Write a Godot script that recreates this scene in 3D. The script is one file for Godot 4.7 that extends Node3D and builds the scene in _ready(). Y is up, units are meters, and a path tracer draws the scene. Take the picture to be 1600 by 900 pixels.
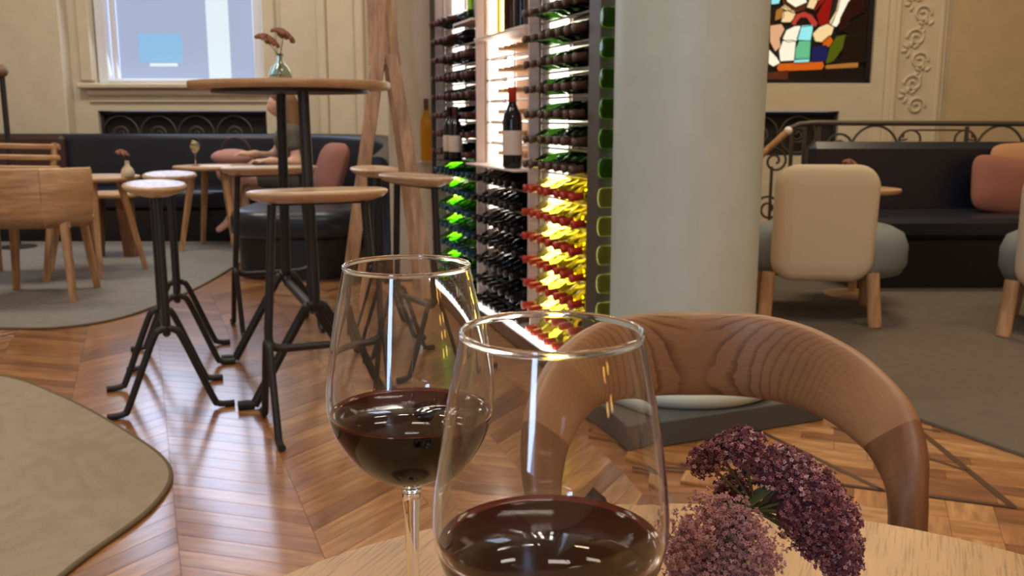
extends Node3D

# ---------------------------------------------------------------- mesh helper
class MB:
	var v := PackedVector3Array()
	var uv := PackedVector2Array()
	var sg := PackedInt32Array()

	func tri(a: Vector3, b: Vector3, c: Vector3, g: int, ua := Vector2(), ub := Vector2(), uc := Vector2()) -> void:
		v.append(a); v.append(b); v.append(c)
		uv.append(ua); uv.append(ub); uv.append(uc)
		sg.append(g)

	# flips everything added since vertex 'from' so that it faces outwards (front faces run clockwise)
	func orient(from: int) -> void:
		var vol := 0.0
		var o: Vector3 = v[from]
		for i in range(from, v.size(), 3):
			vol += (v[i] - o).dot((v[i + 1] - o).cross(v[i + 2] - o))
		if vol > 0.0:
			for i in range(from, v.size(), 3):
				var t := v[i + 1]
				v[i + 1] = v[i + 2]
				v[i + 2] = t
				var u := uv[i + 1]
				uv[i + 1] = uv[i + 2]
				uv[i + 2] = u

	# skin over rings of points with caps; g smooth group of the skin (-1 flat)
	func rings(r: Array, cap0 := true, cap1 := true, g := 1, closed := true, loop := false) -> void:
		var from := v.size()
		var n: int = r[0].size()
		var last := r.size() if loop else r.size() - 1
		for i in last:
			var a: PackedVector3Array = r[i]
			var b: PackedVector3Array = r[(i + 1) % r.size()]
			var m := n if closed else n - 1
			for j in m:
				var k := (j + 1) % n
				var u0 := float(i) / last
				var u1 := float(i + 1) / last
				var w0 := float(j) / n
				var w1 := float(j + 1) / n
				if a[j].distance_squared_to(a[k]) > 1e-14:
					tri(a[j], a[k], b[k], g, Vector2(u0, w0), Vector2(u0, w1), Vector2(u1, w1))
				if b[j].distance_squared_to(b[k]) > 1e-14:
					tri(a[j], b[k], b[j], g, Vector2(u0, w0), Vector2(u1, w1), Vector2(u1, w0))
		if cap0 and not loop:
			cap(r[0], false)
		if cap1 and not loop:
			cap(r[-1], true)
		orient(from)

	func cap(p: PackedVector3Array, rev: bool) -> void:
		var c := Vector3()
		for q in p:
			c += q
		c /= p.size()
		for j in p.size():
			var k := (j + 1) % p.size()
			if rev:
				tri(c, p[j], p[k], -1)
			else:
				tri(c, p[k], p[j], -1)

	func lathe(prof: Array, seg := 32, at := Vector3(), g := 1, cap0 := true, cap1 := true) -> void:
		var r := []
		for p in prof:
			var ring := PackedVector3Array()
			for j in seg:
				var a := TAU * j / seg
				ring.append(at + Vector3(cos(a) * p.x, p.y, sin(a) * p.x))
			r.append(ring)
		rings(r, cap0 and prof[0].x > 1e-5, cap1 and prof[-1].x > 1e-5, g)

	func tube(path: Array, rad, seg := 8, loop := false) -> void:
		var r := []
		var n := path.size()
		var up := Vector3.UP
		var prev := Vector3()
		for i in n:
			var a: Vector3 = path[(i - 1 + n) % n] if (loop or i > 0) else path[i]
			var b: Vector3 = path[(i + 1) % n] if (loop or i < n - 1) else path[i]
			var d := (b - a).normalized()
			if prev == Vector3():
				prev = d.cross(Vector3.UP if abs(d.y) < 0.9 else Vector3.RIGHT).normalized()
			prev = (prev - d * prev.dot(d)).normalized()
			var s := d.cross(prev)
			var rr: float = rad[i] if rad is Array else rad
			var ring := PackedVector3Array()
			for j in seg:
				var t := TAU * j / seg
				ring.append(path[i] + (prev * cos(t) + s * sin(t)) * rr)
			r.append(ring)
		rings(r, true, true, 1, true, loop)

	# chamfered box
	func box(c: Vector3, s: Vector3, b := 0.004, basis := Basis()) -> void:
		var from := v.size()
		var h := s / 2.0
		b = min(b, min(h.x, min(h.y, h.z)) * 0.9)
		var q := func(x: float, y: float, z: float, ax: int) -> Vector3:
			var p := Vector3(x * h.x, y * h.y, z * h.z)
			for k in 3:
				if k != ax:
					p[k] -= sign(p[k]) * b
			return c + basis * p
		var face := func(pts: Array) -> void:
			var cen := Vector3()
			for p in pts:
				cen += p
			cen /= pts.size()
			for i in range(1, pts.size() - 1):
				var a: Vector3 = pts[0]
				var bb: Vector3 = pts[i]
				var cc: Vector3 = pts[i + 1]
				if (bb - a).cross(cc - a).dot(cen - c) > 0:
					tri(a, cc, bb, -1)
				else:
					tri(a, bb, cc, -1)
		for ax in 3:
			for s1 in [-1.0, 1.0]:
				var pts := []
				for o in [[-1.0, -1.0], [1.0, -1.0], [1.0, 1.0], [-1.0, 1.0]]:
					var xyz := [0.0, 0.0, 0.0]
					xyz[ax] = s1
					xyz[(ax + 1) % 3] = o[0]
					xyz[(ax + 2) % 3] = o[1]
					pts.append(q.call(xyz[0], xyz[1], xyz[2], ax))
				face.call(pts)
		for ax in 3:
			var u := (ax + 1) % 3
			var w := (ax + 2) % 3
			for s1 in [-1.0, 1.0]:
				for s2 in [-1.0, 1.0]:
					var e := [0.0, 0.0, 0.0]
					e[u] = s1; e[w] = s2
					var f := e.duplicate()
					e[ax] = -1.0; f[ax] = 1.0
					face.call([q.call(e[0], e[1], e[2], u), q.call(f[0], f[1], f[2], u), q.call(f[0], f[1], f[2], w), q.call(e[0], e[1], e[2], w)])
		for s1 in [-1.0, 1.0]:
			for s2 in [-1.0, 1.0]:
				for s3 in [-1.0, 1.0]:
					face.call([q.call(s1, s2, s3, 0), q.call(s1, s2, s3, 1), q.call(s1, s2, s3, 2)])

	# a plan outline (x, z) stacked at heights: prof holds Vector2(inset, y)
	func pad(plan: PackedVector2Array, prof: Array, tf := Transform3D(), g := 1) -> void:
		var n := plan.size()
		var nor := PackedVector2Array()
		var area := 0.0
		for i in n:
			area += plan[i].cross(plan[(i + 1) % n])
		for i in n:
			var d := (plan[(i + 1) % n] - plan[(i - 1 + n) % n]).normalized()
			nor.append(Vector2(d.y, -d.x) * (1.0 if area > 0 else -1.0))
		var r := []
		for p in prof:
			var ring := PackedVector3Array()
			for i in n:
				var w: Vector2 = plan[i] - nor[i] * p.x
				ring.append(tf * Vector3(w.x, p.y, w.y))
			r.append(ring)
		rings(r, true, true, g)

	func ellipsoid(c: Vector3, s: Vector3, nu := 12, nv := 8, basis := Basis()) -> void:
		var r := []
		for i in nv + 1:
			var a := -PI / 2 + PI * i / nv
			var ring := PackedVector3Array()
			for j in nu:
				var t := TAU * j / nu
				ring.append(c + basis * Vector3(cos(a) * cos(t) * s.x, sin(a) * s.y, cos(a) * sin(t) * s.z))
			r.append(ring)
		rings(r, false, false, 1)

	func mesh() -> ArrayMesh:
		var st := SurfaceTool.new()
		st.begin(Mesh.PRIMITIVE_TRIANGLES)
		for i in v.size():
			if i % 3 == 0:
				st.set_smooth_group(sg[i / 3])
			st.set_uv(uv[i])
			st.add_vertex(v[i])
		st.generate_normals()
		st.index()
		return st.commit()


static func superellipse(a: float, b: float, p: float, n := 48) -> PackedVector2Array:
	var o := PackedVector2Array()
	for i in n:
		var t := TAU * i / n
		var c := cos(t)
		var s := sin(t)
		o.append(Vector2(a * sign(c) * pow(abs(c), 2.0 / p), b * sign(s) * pow(abs(s), 2.0 / p)))
	return o


static func spline(pts: Array, per := 6, closed := false) -> Array:
	var o := []
	var n := pts.size()
	var m := n if closed else n - 1
	for i in m:
		var p0 = pts[(i - 1 + n) % n] if (closed or i > 0) else pts[i]
		var p1 = pts[i]
		var p2 = pts[(i + 1) % n]
		var p3 = pts[(i + 2) % n] if (closed or i < n - 2) else pts[n - 1]
		for k in per:
			var t := float(k) / per
			o.append(0.5 * (2.0 * p1 + (p2 - p0) * t + (2.0 * p0 - 5.0 * p1 + 4.0 * p2 - p3) * t * t + (3.0 * p1 - p0 - 3.0 * p2 + p3) * t * t * t))
	if not closed:
		o.append(pts[n - 1])
	return o


static func round_rect(x0: float, y0: float, x1: float, y1: float, r: float, seg := 4) -> PackedVector2Array:
	var o := PackedVector2Array()
	var cs := [Vector2(x1 - r, y1 - r), Vector2(x0 + r, y1 - r), Vector2(x0 + r, y0 + r), Vector2(x1 - r, y0 + r)]
	for k in 4:
		for i in seg + 1:
			var a := PI / 2 * k + PI / 2 * i / seg
			o.append(cs[k] + Vector2(cos(a), sin(a)) * r)
	return o

# ---------------------------------------------------------------- scene helpers
var taken := {}
var M := {}
var T := {}
var rng := RandomNumberGenerator.new()

func numbered(n: String) -> String:
	if not taken.has(n):
		taken[n] = 0
		return n
	taken[n] += 1
	return "%s_%03d" % [n, taken[n]]

func tag(o: Node, label := "", category := "", group := "", kind := "") -> Node:
	if label: o.set_meta("label", label)
	if category: o.set_meta("category", category)
	if group: o.set_meta("group", group)
	if kind: o.set_meta("kind", kind)
	return o

func thing(called: String, label: String, category: String, at := Vector3(), turn := 0.0, group := "") -> Node3D:
	var o := Node3D.new()
	o.name = numbered(called)
	add_child(o)
	o.position = at
	o.rotation.y = turn
	tag(o, label, category, group)
	return o

func obj(called: String, mesh, mat: Material, parent: Node = null, at := Vector3(), basis := Basis()) -> MeshInstance3D:
	var o := MeshInstance3D.new()
	o.mesh = mesh.mesh() if mesh is MB else mesh
	o.material_override = mat
	o.transform = Transform3D(basis, at)
	if parent == null:
		o.name = numbered(called)
		add_child(o)
	else:
		o.name = called
		var k := 0
		while parent.has_node(NodePath(o.name)):
			k += 1
			o.name = "%s_%03d" % [called, k]
		parent.add_child(o, true)
	return o

func struct(called: String, mesh, mat: Material, at := Vector3(), label := "", category := "") -> MeshInstance3D:
	var o := obj(called, mesh, mat, null, at)
	tag(o, label, category, "", "structure")
	return o

func dup(root: Node3D, at: Vector3, turn: float, label: String, group := "") -> Node3D:
	var r: Node3D = root.duplicate()
	var n := String(root.name)
	var cut := n.rfind("_")
	if cut > 0 and n.substr(cut + 1).is_valid_int():
		n = n.substr(0, cut)
	r.name = numbered(n)
	add_child(r)
	r.position = at
	r.rotation.y = turn
	r.set_meta("label", label)
	if group: r.set_meta("group", group)
	return r

func boxm(c: Vector3, s: Vector3, b := 0.004) -> MB:
	var m := MB.new()
	m.box(c, s, b)
	return m

func tubem(path: Array, r, seg := 8, loop := false) -> MB:
	var m := MB.new()
	m.tube(path, r, seg, loop)
	return m

func lathem(prof: Array, seg := 32) -> MB:
	var m := MB.new()
	m.lathe(prof, seg)
	return m

func padm(plan: PackedVector2Array, prof: Array, tf := Transform3D()) -> MB:
	var m := MB.new()
	m.pad(plan, prof, tf)
	return m

func mat(name: String, col: Color, rough := 0.6, metal := 0.0) -> StandardMaterial3D:
	var m := StandardMaterial3D.new()
	m.resource_name = name
	m.albedo_color = col
	m.roughness = rough
	m.metallic = metal
	M[name] = m
	return m

func tri_tex(m: StandardMaterial3D, tex: Texture2D, scale: Vector3, off := Vector3()) -> StandardMaterial3D:
	m.albedo_texture = tex
	m.uv1_triplanar = true
	m.uv1_scale = scale
	m.uv1_offset = off
	return m

func glow(name: String, col: Color, energy: float) -> StandardMaterial3D:
	var m := mat(name, Color(0.8, 0.8, 0.8) if not name.begins_with("window") else Color(0.45, 0.47, 0.5), 0.5)
	m.emission_enabled = true
	if name.begins_with("stained"):
		m.albedo_color = Color(col.r * 0.25, col.g * 0.25, col.b * 0.25)
		m.roughness = 0.25
	m.emission = col
	m.emission_energy_multiplier = energy
	return m

func glass(name: String, col: Color, rough: float, refr: float) -> StandardMaterial3D:
	var m := mat(name, Color(col.r, col.g, col.b, 0.0), rough)
	m.refraction_enabled = true
	m.refraction_scale = refr
	return m

# ---------------------------------------------------------------- textures
func noise_img(n: int, f: Callable) -> ImageTexture:
	var im := Image.create(n, n, false, Image.FORMAT_RGB8)
	for y in n:
		for x in n:
			im.set_pixel(x, y, f.call(float(x) / n, float(y) / n))
	return ImageTexture.create_from_image(im)

func make_textures() -> void:
	var fn := FastNoiseLite.new()
	fn.seed = 7
	fn.noise_type = FastNoiseLite.TYPE_SIMPLEX_SMOOTH
	fn.frequency = 1.0
	fn.fractal_octaves = 4
	var grain := func(u: float, w: float) -> Color:
		var a := TAU * u
		var k := fn.get_noise_3d(cos(a) * 0.45, sin(a) * 0.45, w * 22.0)
		var f := fn.get_noise_3d(cos(a) * 1.6, sin(a) * 1.6, w * 90.0 + 40.0)
		var g := 0.83 + 0.22 * k + 0.10 * f
		return Color(g, g * (0.97 + 0.03 * k), g * (0.94 + 0.05 * k))
	T.wood_x = noise_img(256, grain)
	T.wood_y = noise_img(256, func(u: float, w: float) -> Color: return grain.call(w, u))
	# open pored oak: short dark dashes over an even ground
	T.oak = noise_img(512, func(u: float, w: float) -> Color:
		var a := TAU * u
		var p := fn.get_noise_3d(cos(a) * 0.9, sin(a) * 0.9, w * 190.0)
		var k := fn.get_noise_3d(cos(a) * 0.5, sin(a) * 0.5, w * 9.0 + 9.0)
		var g := 0.90 + 0.07 * k - 0.20 * clampf((p - 0.10) * 2.4, 0.0, 1.0)
		return Color(g, g * 0.985, g * 0.96))
	T.carpet = noise_img(512, func(u: float, w: float) -> Color:
		var p := Vector3(cos(TAU * u), sin(TAU * u), 0) * 1.2
		var q := Vector2(cos(TAU * w), sin(TAU * w)) * 1.2
		var b := fn.get_noise_3d(p.x * 1.5 + q.x, p.y * 1.5 + q.y, q.x - p.y)
		var f := fn.get_noise_2d(u * 190.0, w * 190.0)
		var g := 0.90 + 0.06 * b + 0.13 * f
		return Color(g, g, g))
	# figured back rest: growth rings that bow towards the middle from both sides
	T.figure = noise_img(512, func(u: float, w: float) -> Color:
		var x := (u - 0.5) * 2.0
		var y := (w - 0.33) * 3.0
		var n := fn.get_noise_2d(u * 6.0, w * 5.0)
		var h := 26.0 * x * x - 4.2 * y * y + 0.4 * n
		var s := fposmod(h * 1.1, 1.0)
		var fade := clampf(1.0 - abs(x) * 1.25, 0.0, 1.0) * clampf(abs(x) * 9.0 - 0.15, 0.0, 1.0)
		var line := clampf((s - 0.62) / 0.3, 0.0, 1.0) * fade
		var f := fn.get_noise_2d(u * 14.0 + 30.0, w * 130.0)
		var g := 0.92 - 0.30 * line + 0.08 * f + 0.05 * n
		return Color(g, g * (1.0 - 0.05 * line), g * (1.0 - 0.10 * line)))
	T.plaster = noise_img(256, func(u: float, w: float) -> Color:
		var g := 0.97 + 0.03 * fn.get_noise_2d(u * 7.0, w * 7.0)
		return Color(g, g, g))

func c8(r: int, g: int, b: int) -> Color:
	return Color8(r, g, b)

func make_materials() -> void:
	tri_tex(mat("wall_paint", c8(212, 200, 174), 0.8), T.plaster, Vector3.ONE * 0.6)
	tri_tex(mat("wall_tan", c8(200, 178, 140), 0.8), T.plaster, Vector3.ONE * 0.6)
	tri_tex(mat("trim_paint", c8(214, 200, 172), 0.6), T.plaster, Vector3.ONE * 0.6)
	tri_tex(mat("pier_paint", c8(216, 208, 188), 0.7), T.plaster, Vector3.ONE * 0.8)
	tri_tex(mat("column_paint", c8(190, 202, 194), 0.45), T.plaster, Vector3.ONE * 0.8)
	mat("ceiling_paint", c8(225, 220, 210), 0.9)
	mat("plinth_dark", c8(74, 76, 76), 0.6)
	tri_tex(mat("floor_base", c8(180, 128, 86), 0.35), T.wood_x, Vector3(1, 1, 1))
	tri_tex(mat("carpet_beige", c8(170, 154, 128), 0.95), T.carpet, Vector3.ONE * 1.1)
	tri_tex(mat("carpet_grey", c8(140, 134, 128), 0.95), T.carpet, Vector3.ONE * 1.1)
	tri_tex(mat("carpet_brown", c8(114, 105, 94), 0.95), T.carpet, Vector3.ONE * 1.1)
	mat("binding", c8(104, 90, 66), 0.9)
	tri_tex(mat("oak_x", c8(224, 182, 134), 0.45), T.wood_x, Vector3.ONE * 1.3)
	tri_tex(mat("oak_y", c8(216, 170, 120), 0.45), T.wood_y, Vector3.ONE * 1.3)
	tri_tex(mat("oak_pale_y", c8(226, 186, 142), 0.5), T.wood_y, Vector3.ONE * 1.3)
	tri_tex(mat("stand_oak", c8(226, 184, 142), 0.45), T.wood_y, Vector3.ONE * 0.9)
	tri_tex(mat("stool_oak", c8(232, 200, 160), 0.3), T.wood_x, Vector3.ONE * 1.6)
	tri_tex(mat("table_oak", c8(205, 164, 115), 0.4), T.oak, Vector3.ONE * 2.6)
	tri_tex(mat("walnut_y", c8(146, 104, 70), 0.4), T.wood_y, Vector3.ONE * 1.7)
	mat("walnut_figure", c8(166, 124, 86), 0.42).albedo_texture = T.figure
	mat("black_steel", c8(40, 39, 38), 0.45, 0.3)
	mat("leather_navy", c8(28, 32, 44), 0.34)
	mat("leather_brown", c8(66, 44, 38), 0.4)
	mat("leather_black", c8(16, 15, 16), 0.4)
	mat("pillow_rose", c8(142, 92, 80), 0.85)
	mat("pillow_tan", c8(174, 130, 92), 0.85)
	mat("pillow_pink", c8(186, 136, 126), 0.7)
	mat("cream_cloth", c8(206, 190, 160), 0.75)
	mat("cream_piping", c8(200, 176, 142), 0.75)
	mat("grey_cloth", c8(122, 130, 130), 0.7)
	mat("iron", c8(88, 80, 72), 0.5, 0.4)
	mat("iron_dark", c8(34, 30, 28), 0.8)
	mat("brass", c8(120, 90, 58), 0.5, 0.1)
	mat("white_frame", c8(224, 226, 232), 0.4)
	mat("lead", c8(16, 15, 15), 0.5, 0.2)
	mat("skin", c8(206, 162, 136), 0.55)
	mat("hair", c8(122, 86, 54), 0.6)
	mat("dress", c8(86, 80, 72), 0.85)
	mat("napkin", c8(235, 235, 238), 0.8)
	mat("steel_post", c8(86, 80, 70), 0.45, 0.2)
	mat("rail_steel", c8(200, 188, 178), 0.3, 0.6)
	mat("rack_back", c8(224, 206, 196), 0.5)
	mat("rack_dark", c8(36, 30, 27), 0.5)
	tri_tex(mat("rack_base", c8(128, 92, 70), 0.5), T.wood_x, Vector3.ONE * 1.2)
	mat("white_ledge", c8(240, 240, 240), 0.4)
	mat("label_paper", c8(214, 198, 180), 0.7)
	mat("cork", c8(196, 160, 116), 0.8)
	glass("glass_green", c8(130, 190, 60), 0.05, 0.02)
	glass("glass_dark_green", c8(64, 92, 44), 0.05, 0.02)
	glass("glass_dark", c8(48, 40, 38), 0.05, 0.02)
	glass("glass_yellow", c8(252, 246, 140), 0.05, 0.02)
	glass("glass_amber", c8(255, 214, 96), 0.05, 0.03)
	mat("bottle_black", c8(20, 20, 22), 0.12)
	mat("foil_teal", c8(36, 74, 92), 0.35, 0.3)
	mat("foil_plum", c8(88, 52, 52), 0.4, 0.2)
	mat("foil_black", c8(30, 24, 22), 0.35, 0.2)
	mat("foil_brown", c8(96, 72, 58), 0.4, 0.2)
	mat("foil_red", c8(190, 56, 36), 0.35, 0.15)
	glass("crystal", c8(252, 252, 252), 0.0, 0.05)
	glass("vase_glass", c8(206, 216, 206), 0.0, 0.045)
	mat("red_wine", c8(14, 3, 4), 0.3).specular_mode = BaseMaterial3D.SPECULAR_DISABLED
	mat("wine_surface", c8(22, 5, 6), 0.02).metallic_specular = 0.35
	mat("vase_cream", c8(216, 200, 176), 0.3)
	mat("wine_rim", c8(104, 34, 26), 0.05)
	mat("white_wine", c8(206, 190, 120), 0.05)
	mat("stem_green", c8(92, 98, 54), 0.7)
	var fl := mat("floret", Color.WHITE, 0.8)
	fl.vertex_color_use_as_albedo = true
	mat("umbel_dark", c8(104, 54, 62), 0.9)
	mat("umbel_pale", c8(164, 118, 112), 0.9)
	mat("dry_flower", c8(150, 104, 84), 0.9)
	mat("black_cloth", c8(18, 19, 22), 0.7)
	glow("led_white", Color(1.0, 0.97, 0.92), 3.0)
	glow("led_dot", Color(1.0, 0.98, 0.95), 9.0)
	glow("led_ledge", Color(1.0, 0.98, 0.95), 1.6)
	glow("window_glow", c8(170, 188, 226), 0.66)
	glow("window_bright", c8(226, 242, 250), 0.85)
	glow("window_sign", c8(130, 200, 250), 0.70)
	glow("window_high", c8(196, 210, 242), 1.5)
	glow("lamp_panel", Color(1.0, 0.9, 0.75), 2.0)
	glow("lamp_bulb", Color(1.0, 0.72, 0.32), 14.0)
	glow("window_cool", c8(176, 204, 255), 2.5)
	# parquet tones
	var tones := [c8(196, 140, 88), c8(178, 122, 74), c8(208, 152, 98), c8(188, 132, 82), c8(160, 108, 66), c8(202, 148, 94)]
	for i in 6:
		var pm := tri_tex(mat("parquet_%d" % i, tones[i], 0.30), T.wood_x, Vector3.ONE * 1.4, Vector3(0.13 * i, 0.37 * i, 0.29 * i))
		pm.clearcoat_enabled = true
		pm.clearcoat = 1.0
		pm.clearcoat_roughness = 0.16
	var tones2 := [c8(206, 152, 98), c8(190, 136, 86), c8(214, 164, 112), c8(160, 108, 70)]
	for i in 4:
		tri_tex(mat("parquet_pale_%d" % i, tones2[i], 0.32), T.wood_x, Vector3.ONE * 1.4, Vector3(0.21 * i, 0.17 * i, 0.43 * i))
	mat("inlay_dark", c8(78, 52, 36), 0.35)

# ---------------------------------------------------------------- build
func _ready() -> void:
	rng.seed = 20240611
	setup_view()
	make_textures()
	make_materials()
	build_shell()
	build_floor()
	build_windows()
	build_lamps()
	build_rack()
	build_bottles()
	build_column()
	build_rugs()
	build_sofa()
	build_right_bench()
	build_railing()
	build_bar_set()
	build_low_furniture()
	build_oak_stand()
	build_right_chairs()
	build_woman()
	build_front_chair()
	build_table_setting()

func setup_view() -> void:
	var cam := Camera3D.new()
	cam.name = "camera"
	cam.position = Vector3(0, 1.05, 0)
	cam.rotation.x = -atan(265.0 / 1450.0)
	cam.fov = rad_to_deg(2.0 * atan(450.0 / 1450.0))
	cam.near = 0.02
	cam.far = 60.0
	var at := CameraAttributesPhysical.new()
	at.frustum_focal_length = 12.0 / (450.0 / 1450.0)
	at.frustum_focus_distance = 0.62
	at.exposure_aperture = 24.0
	cam.attributes = at
	add_child(cam)
	cam.fov = rad_to_deg(2.0 * atan(450.0 / 1450.0))
	cam.current = true
	var we := WorldEnvironment.new()
	we.name = "environment"
	var e := Environment.new()
	e.background_mode = Environment.BG_COLOR
	e.background_color = Color(0.55, 0.62, 0.75)
	e.background_energy_multiplier = 1.0
	e.tonemap_mode = Environment.TONE_MAPPER_LINEAR
	e.tonemap_exposure = 1.0
	e.sdfgi_enabled = true
	e.ssao_enabled = true
	e.ssil_enabled = true
	we.environment = e
	add_child(we)
	# daylight through the window behind the seat and the far window, then the ceiling panels
	area("daylight_behind", Vector3(-1.75, 2.1, 3.9), Vector3(0, 1.2, -4), Vector2(0.5, 3.0), Color(0.72, 0.84, 1.0), 6.5)
	area("daylight_far", Vector3(-3.07, 2.35, -8.72), Vector3(-2.4, 0.6, -3), Vector2(1.4, 1.9), Color(0.80, 0.87, 1.0), 2.6)
	for k in PANELS.size():
		var p: Vector3 = PANELS[k]
		area("panel_light", p - Vector3(0, 0.07, 0), p - Vector3(0, 2, 0), Vector2(1.2, 0.6), PANEL_TINT[k], PANEL_POWER[k])

const PANELS := [Vector3(-3.4, 4.5, -6.2), Vector3(-1.0, 4.5, -6.4), Vector3(2.6, 4.5, -6.4), Vector3(-2.6, 4.5, -2.2), Vector3(0.6, 4.5, -1.6), Vector3(3.0, 4.5, -2.6), Vector3(0.4, 4.5, 1.6)]
const PANEL_TINT := [Color(1.0, 0.96, 0.90), Color(1.0, 0.98, 0.94), Color(1.0, 0.90, 0.75), Color(1.0, 0.96, 0.90), Color(1.0, 0.95, 0.87), Color(1.0, 0.91, 0.77), Color(1.0, 0.98, 0.96)]
const PANEL_POWER := [6.0, 6.0, 7.5, 5.0, 4.0, 3.8, 4.0]

func area(called: String, at: Vector3, to: Vector3, size: Vector2, col: Color, energy: float) -> void:
	var l := AreaLight3D.new()
	l.name = numbered(called)
	l.area_size = size
	l.light_color = col
	l.light_energy = energy
	l.area_normalize_energy = true
	l.shadow_enabled = true
	l.area_range = 30.0
	add_child(l)
	var d := (to - at).normalized()
	l.look_at_from_position(at, to, Vector3.UP if abs(d.y) < 0.95 else Vector3.BACK)

# ---------------------------------------------------------------- the shell
const BACK := -8.8

func build_shell() -> void:
	var w := MB.new()
	# back wall around the openings: window 1, stained glass, two grilles
	var z := BACK - 0.15
	for c in [[-6.3, -3.86, 0.0, 4.6], [-3.86, -2.29, 0.0, 0.70], [-3.86, -2.29, 1.12, 1.37], [-3.86, -2.29, 3.45, 4.6], [-2.29, 1.80, 0.0, 4.6],
		[1.80, 3.33, 0.0, 0.70], [1.80, 3.05, 1.115, 1.37], [3.05, 3.33, 0.70, 1.37], [1.80, 3.33, 3.0, 4.6], [3.33, 6.6, 0.0, 4.6]]:
		w.box(Vector3((c[0] + c[1]) / 2, (c[2] + c[3]) / 2, z), Vector3(c[1] - c[0], c[3] - c[2], 0.3), 0.001)
	struct("wall_back", w, M.wall_paint, Vector3(), "cream back wall with two tall windows and iron grilles below them", "wall")
	struct("wall_left", boxm(Vector3(-6.4, 2.3, -2.4), Vector3(0.2, 4.6, 13.1), 0.001), M.wall_paint)
	struct("wall_right", boxm(Vector3(6.7, 2.3, -2.4), Vector3(0.2, 4.6, 13.1), 0.001), M.wall_tan)
	var f := MB.new()
	for c in [[-6.5, -2.1, 0.0, 4.6], [-2.1, -1.4, 0.0, 0.6], [-2.1, -1.4, 3.6, 4.6], [-1.4, 6.8, 0.0, 4.6]]:
		f.box(Vector3((c[0] + c[1]) / 2, (c[2] + c[3]) / 2, 4.1), Vector3(c[1] - c[0], c[3] - c[2], 0.2), 0.001)
	struct("wall_front", f, M.wall_paint)
	struct("ceiling", boxm(Vector3(0.15, 4.7, -2.4), Vector3(13.3, 0.2, 13.2), 0.001), M.ceiling_paint)
	# plaster pilasters and wall panels of the back wall
	var t := 0
	for c in [[-6.28, -4.07, 0.16, "wall_paint"], [-2.12, -1.77, 0.04, "trim_paint"], [-1.77, -1.69, 0.12, "trim_paint"], [-1.69, -1.43, 0.09, "trim_paint"], [-1.43, -1.35, 0.12, "trim_paint"], [-1.1, -0.7, 0.05, "trim_paint"],
		[4.02, 4.86, 0.03, "wall_tan"], [4.86, 6.55, 0.10, "wall_paint"]]:
		t += 1
		struct("trim_%d" % t, boxm(Vector3((c[0] + c[1]) / 2, 2.3, BACK + c[2] / 2 + 0.001), Vector3(c[1] - c[0], 4.58, c[2]), 0.012), M[c[3]])
	# the ornamented pilaster beside the stained glass
	var pl := struct("trim_9", boxm(Vector3(3.71, 2.3, BACK + 0.03), Vector3(0.54, 4.58, 0.05), 0.01), M.trim_paint, Vector3(), "cream plaster pilaster with raised scrolling leaf ornament beside stained glass", "pilaster")
	for s in [-1, 1]:
		obj("edge_bead", boxm(Vector3(3.71 + s * 0.20, 2.3, BACK + 0.07), Vector3(0.045, 4.56, 0.035), 0.01), M.trim_paint, pl)
	for k in 9:
		var y := 1.16 + k * 0.205
		var sgn := 1.0 if k % 2 == 0 else -1.0
		var path := []
		for i in 22:
			var a := i * 0.42
			var r := 0.085 * (1.0 - i / 26.0)
			path.append(Vector3(3.71 + sgn * (0.02 + r * cos(a)), y + r * sin(a), BACK + 0.062))
		obj("plaster_scroll", tubem(path, 0.014, 6), M.trim_paint, pl)
		var lf := MB.new()
		for q in 5:
			var a2 := 0.7 + q * 0.9
			lf.ellipsoid(Vector3(3.71 - sgn * 0.06 + 0.06 * cos(a2), y + 0.1 + 0.05 * sin(a2), BACK + 0.06), Vector3(0.034, 0.017, 0.016), 8, 6, Basis(Vector3.BACK, a2))
		obj("plaster_leaf", lf, M.trim_paint, pl)
	# short pier between the sofa and the wine rack
	var pier := struct("wall_middle", boxm(Vector3(-0.645, 2.3, -6.32), Vector3(0.305, 4.58, 0.5), 0.006), M.pier_paint, Vector3(), "pale plaster pier at left end of wine rack", "wall")
	obj("bracket", boxm(Vector3(-0.55, 0.776, -6.03), Vector3(0.11, 0.006, 0.09), 0.001), M.rail_steel, pier)

# ---------------------------------------------------------------- floor
const FE := Vector3(0.929, 0, -0.370)
const FD := Vector3(0.370, 0, 0.929)

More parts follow.
